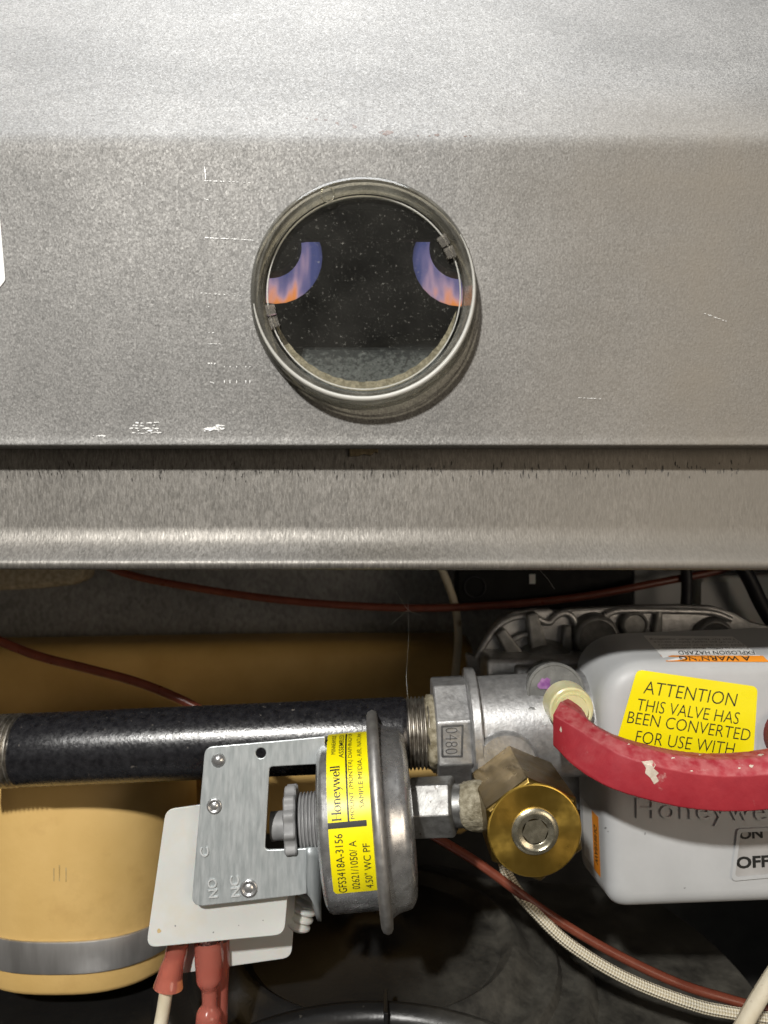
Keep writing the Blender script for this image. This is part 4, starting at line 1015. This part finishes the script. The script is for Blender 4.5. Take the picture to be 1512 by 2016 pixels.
wire('cream_wire', 'thin cream wire hanging from the rail against the tan duct', [(850, 1085, 296), (876, 1135, 294), (895, 1190, 292), (902, 1245, 291), (899, 1300, 290), (893, 1345, 290), (880, 1420, 292)], 1.5, m_cream_wire)
wire('cream_wire', 'stained cream wire crossing the lower right corner', [(1600, 1820, 208), (1540, 1895, 208), (1497, 1960, 208), (1460, 2025, 208), (1420, 2110, 208)], 2.2, m_cream_wire)
wire('black_wire', 'black wire slanting over the white box above the valve', [(1440, 1085, 280), (1475, 1140, 280), (1502, 1195, 280), (1560, 1290, 280)], 2.6, m_black_wire)
wire('black_wire', 'thin black wire between the two pale boxes above the valve', [(1345, 1090, 284), (1352, 1140, 284), (1350, 1200, 284), (1345, 1260, 284)], 2.0, m_black_wire)

# ------------------------------------------------------------------ boxes at the back, above the valve
cb = thing('control_box', 'black control box in the dark behind the top of the valve', 'control box', P(1065, 1196, 300))
b1 = Plane((0, 301, 0), (0, -1, 0))
obj('box_body', b1.plate([[(897, 1080), (1234, 1080), (1234, 1196), (897, 1196)]], [0.8], 14, 0.8), m_black_box, cb, angle=40)
g, _ = tube([P(935, 1155, 293.5) + Vector((4.0*math.cos(a), 0, 4.0*math.sin(a))) for a in [2*math.pi*i/28 for i in range(29)]], 0.35, 8); obj('round_emblem', g, m_black_wire, cb, smooth=True)
obj('indicator_window', box(P(1048, 1140, 293.6), (1.1, 0.3, 1.8)), m_white_plate, cb)
pb_ = thing('junction_box', 'pale grey box face right of the black control box', 'box', P(1285, 1192, 305))
obj('box_body', Plane((0, 306, 0), (0, -1, 0)).plate([[(1238, 1080), (1338, 1080), (1338, 1190), (1238, 1190)]], [0.8], 12, 0.8), m_cover, pb_, angle=40)
pc_ = thing('relay_box', 'white plastic box in the upper right corner behind the black wire', 'box', P(1450, 1232, 300))
obj('box_body', Plane((0, 300, 0), (0, -1, 0)).plate([[(1368, 1132), (1600, 1126), (1600, 1238), (1372, 1226)]], [2.0], 12, 1.0), m_white_plate, pc_, angle=40)
obj('paper_label', Plane((0, 293.8, 0), (0, -1, 0)).plate([[(1380, 1146), (1434, 1146), (1434, 1214), (1380, 1214)]], [0.3], 0.2, 0.05), m_cover, pc_)
# fibre insulation strip at upper left
ins = Plane((0, 300, 0), (0, -1, 0))
tag(obj('insulation_strip', ins.plate([[(-120, 1090), (190, 1090), (176, 1138), (150, 1150), (90, 1156), (20, 1160), (-120, 1162)]], [2.5], 12, 2.0), m_insul, angle=50), 'fuzzy tan insulation strip tucked under the rail at upper left', 'insulation')

# ------------------------------------------------------------------ black blower motor below
BZ = -146.0; BC = Vector((-3, 268, 0))
hub = thing('blower_motor', 'dusty black round blower motor cover with ridged rim at the bottom', 'blower motor', (BC.x, BC.y, -175))
prof = [(BZ + 6.5, 0.5), (BZ + 6.2, 5), (BZ + 5.0, 9), (BZ + 1.5, 12), (BZ + 0.5, 18), (BZ - 1, 30), (BZ - 2.5, 38), (BZ - 3.0, 43), (BZ - 0.3, 45.5), (BZ + 0.8, 47.2), (BZ + 0.2, 49), (BZ - 2.5, 51), (BZ - 4.5, 53), (BZ - 6, 55), (BZ - 6.5, 58), (BZ - 5.2, 60), (BZ - 5.6, 62), (BZ - 8.5, 63.5), (BZ - 9, 68), (BZ - 7.8, 70), (BZ - 8.4, 72), (BZ - 13, 75), (BZ - 18, 130)]
obj('motor_cover', lathe(BC, (0, 0, 1), prof, 96, cap=(False, False)), m_hub, hub, angle=50)
fr = [Vector((-3 + 60*math.sin(R(a)), 160 + 60*math.cos(R(a)), -144.5)) for a in range(-70, 71, 4)]
g, _ = tube(fr, 4.2, 16); obj('front_rim', g, m_hub, hub, smooth=True)
o_ = obj('seam_rib', box((0.5, 219, -143), (0.6, 5.5, 4.0)), m_hub, hub); add_bevel(o_, 0.3)
obj('front_skirt', lathe((-3, 160, 0), (0, 0, 1), [(-145, 60), (-175, 62)], 72, cap=(False, False)), m_hub, hub, angle=50)
# cobweb threads in front of the compartment
cw = []
for spec in ([(803, 1180, 235), (804, 1260, 235), (800, 1330, 234), (803, 1376, 233)], [(780, 1165, 236), (803, 1200, 235), (830, 1212, 236)], [(1064, 1124, 250), (1080, 1142, 250), (1092, 1160, 250)], [(803, 1200, 235), (770, 1230, 236)]):
    g, _ = tube(wire_path(spec, 5), 0.035, 5); cw.append(g)
o = obj('cobweb', join(*cw), m_white_plate, None, smooth=True); o['kind'] = 'stuff'; tag(o, 'fine cobweb threads hanging under the rail', 'cobweb')
bpy.context.view_layer.update()
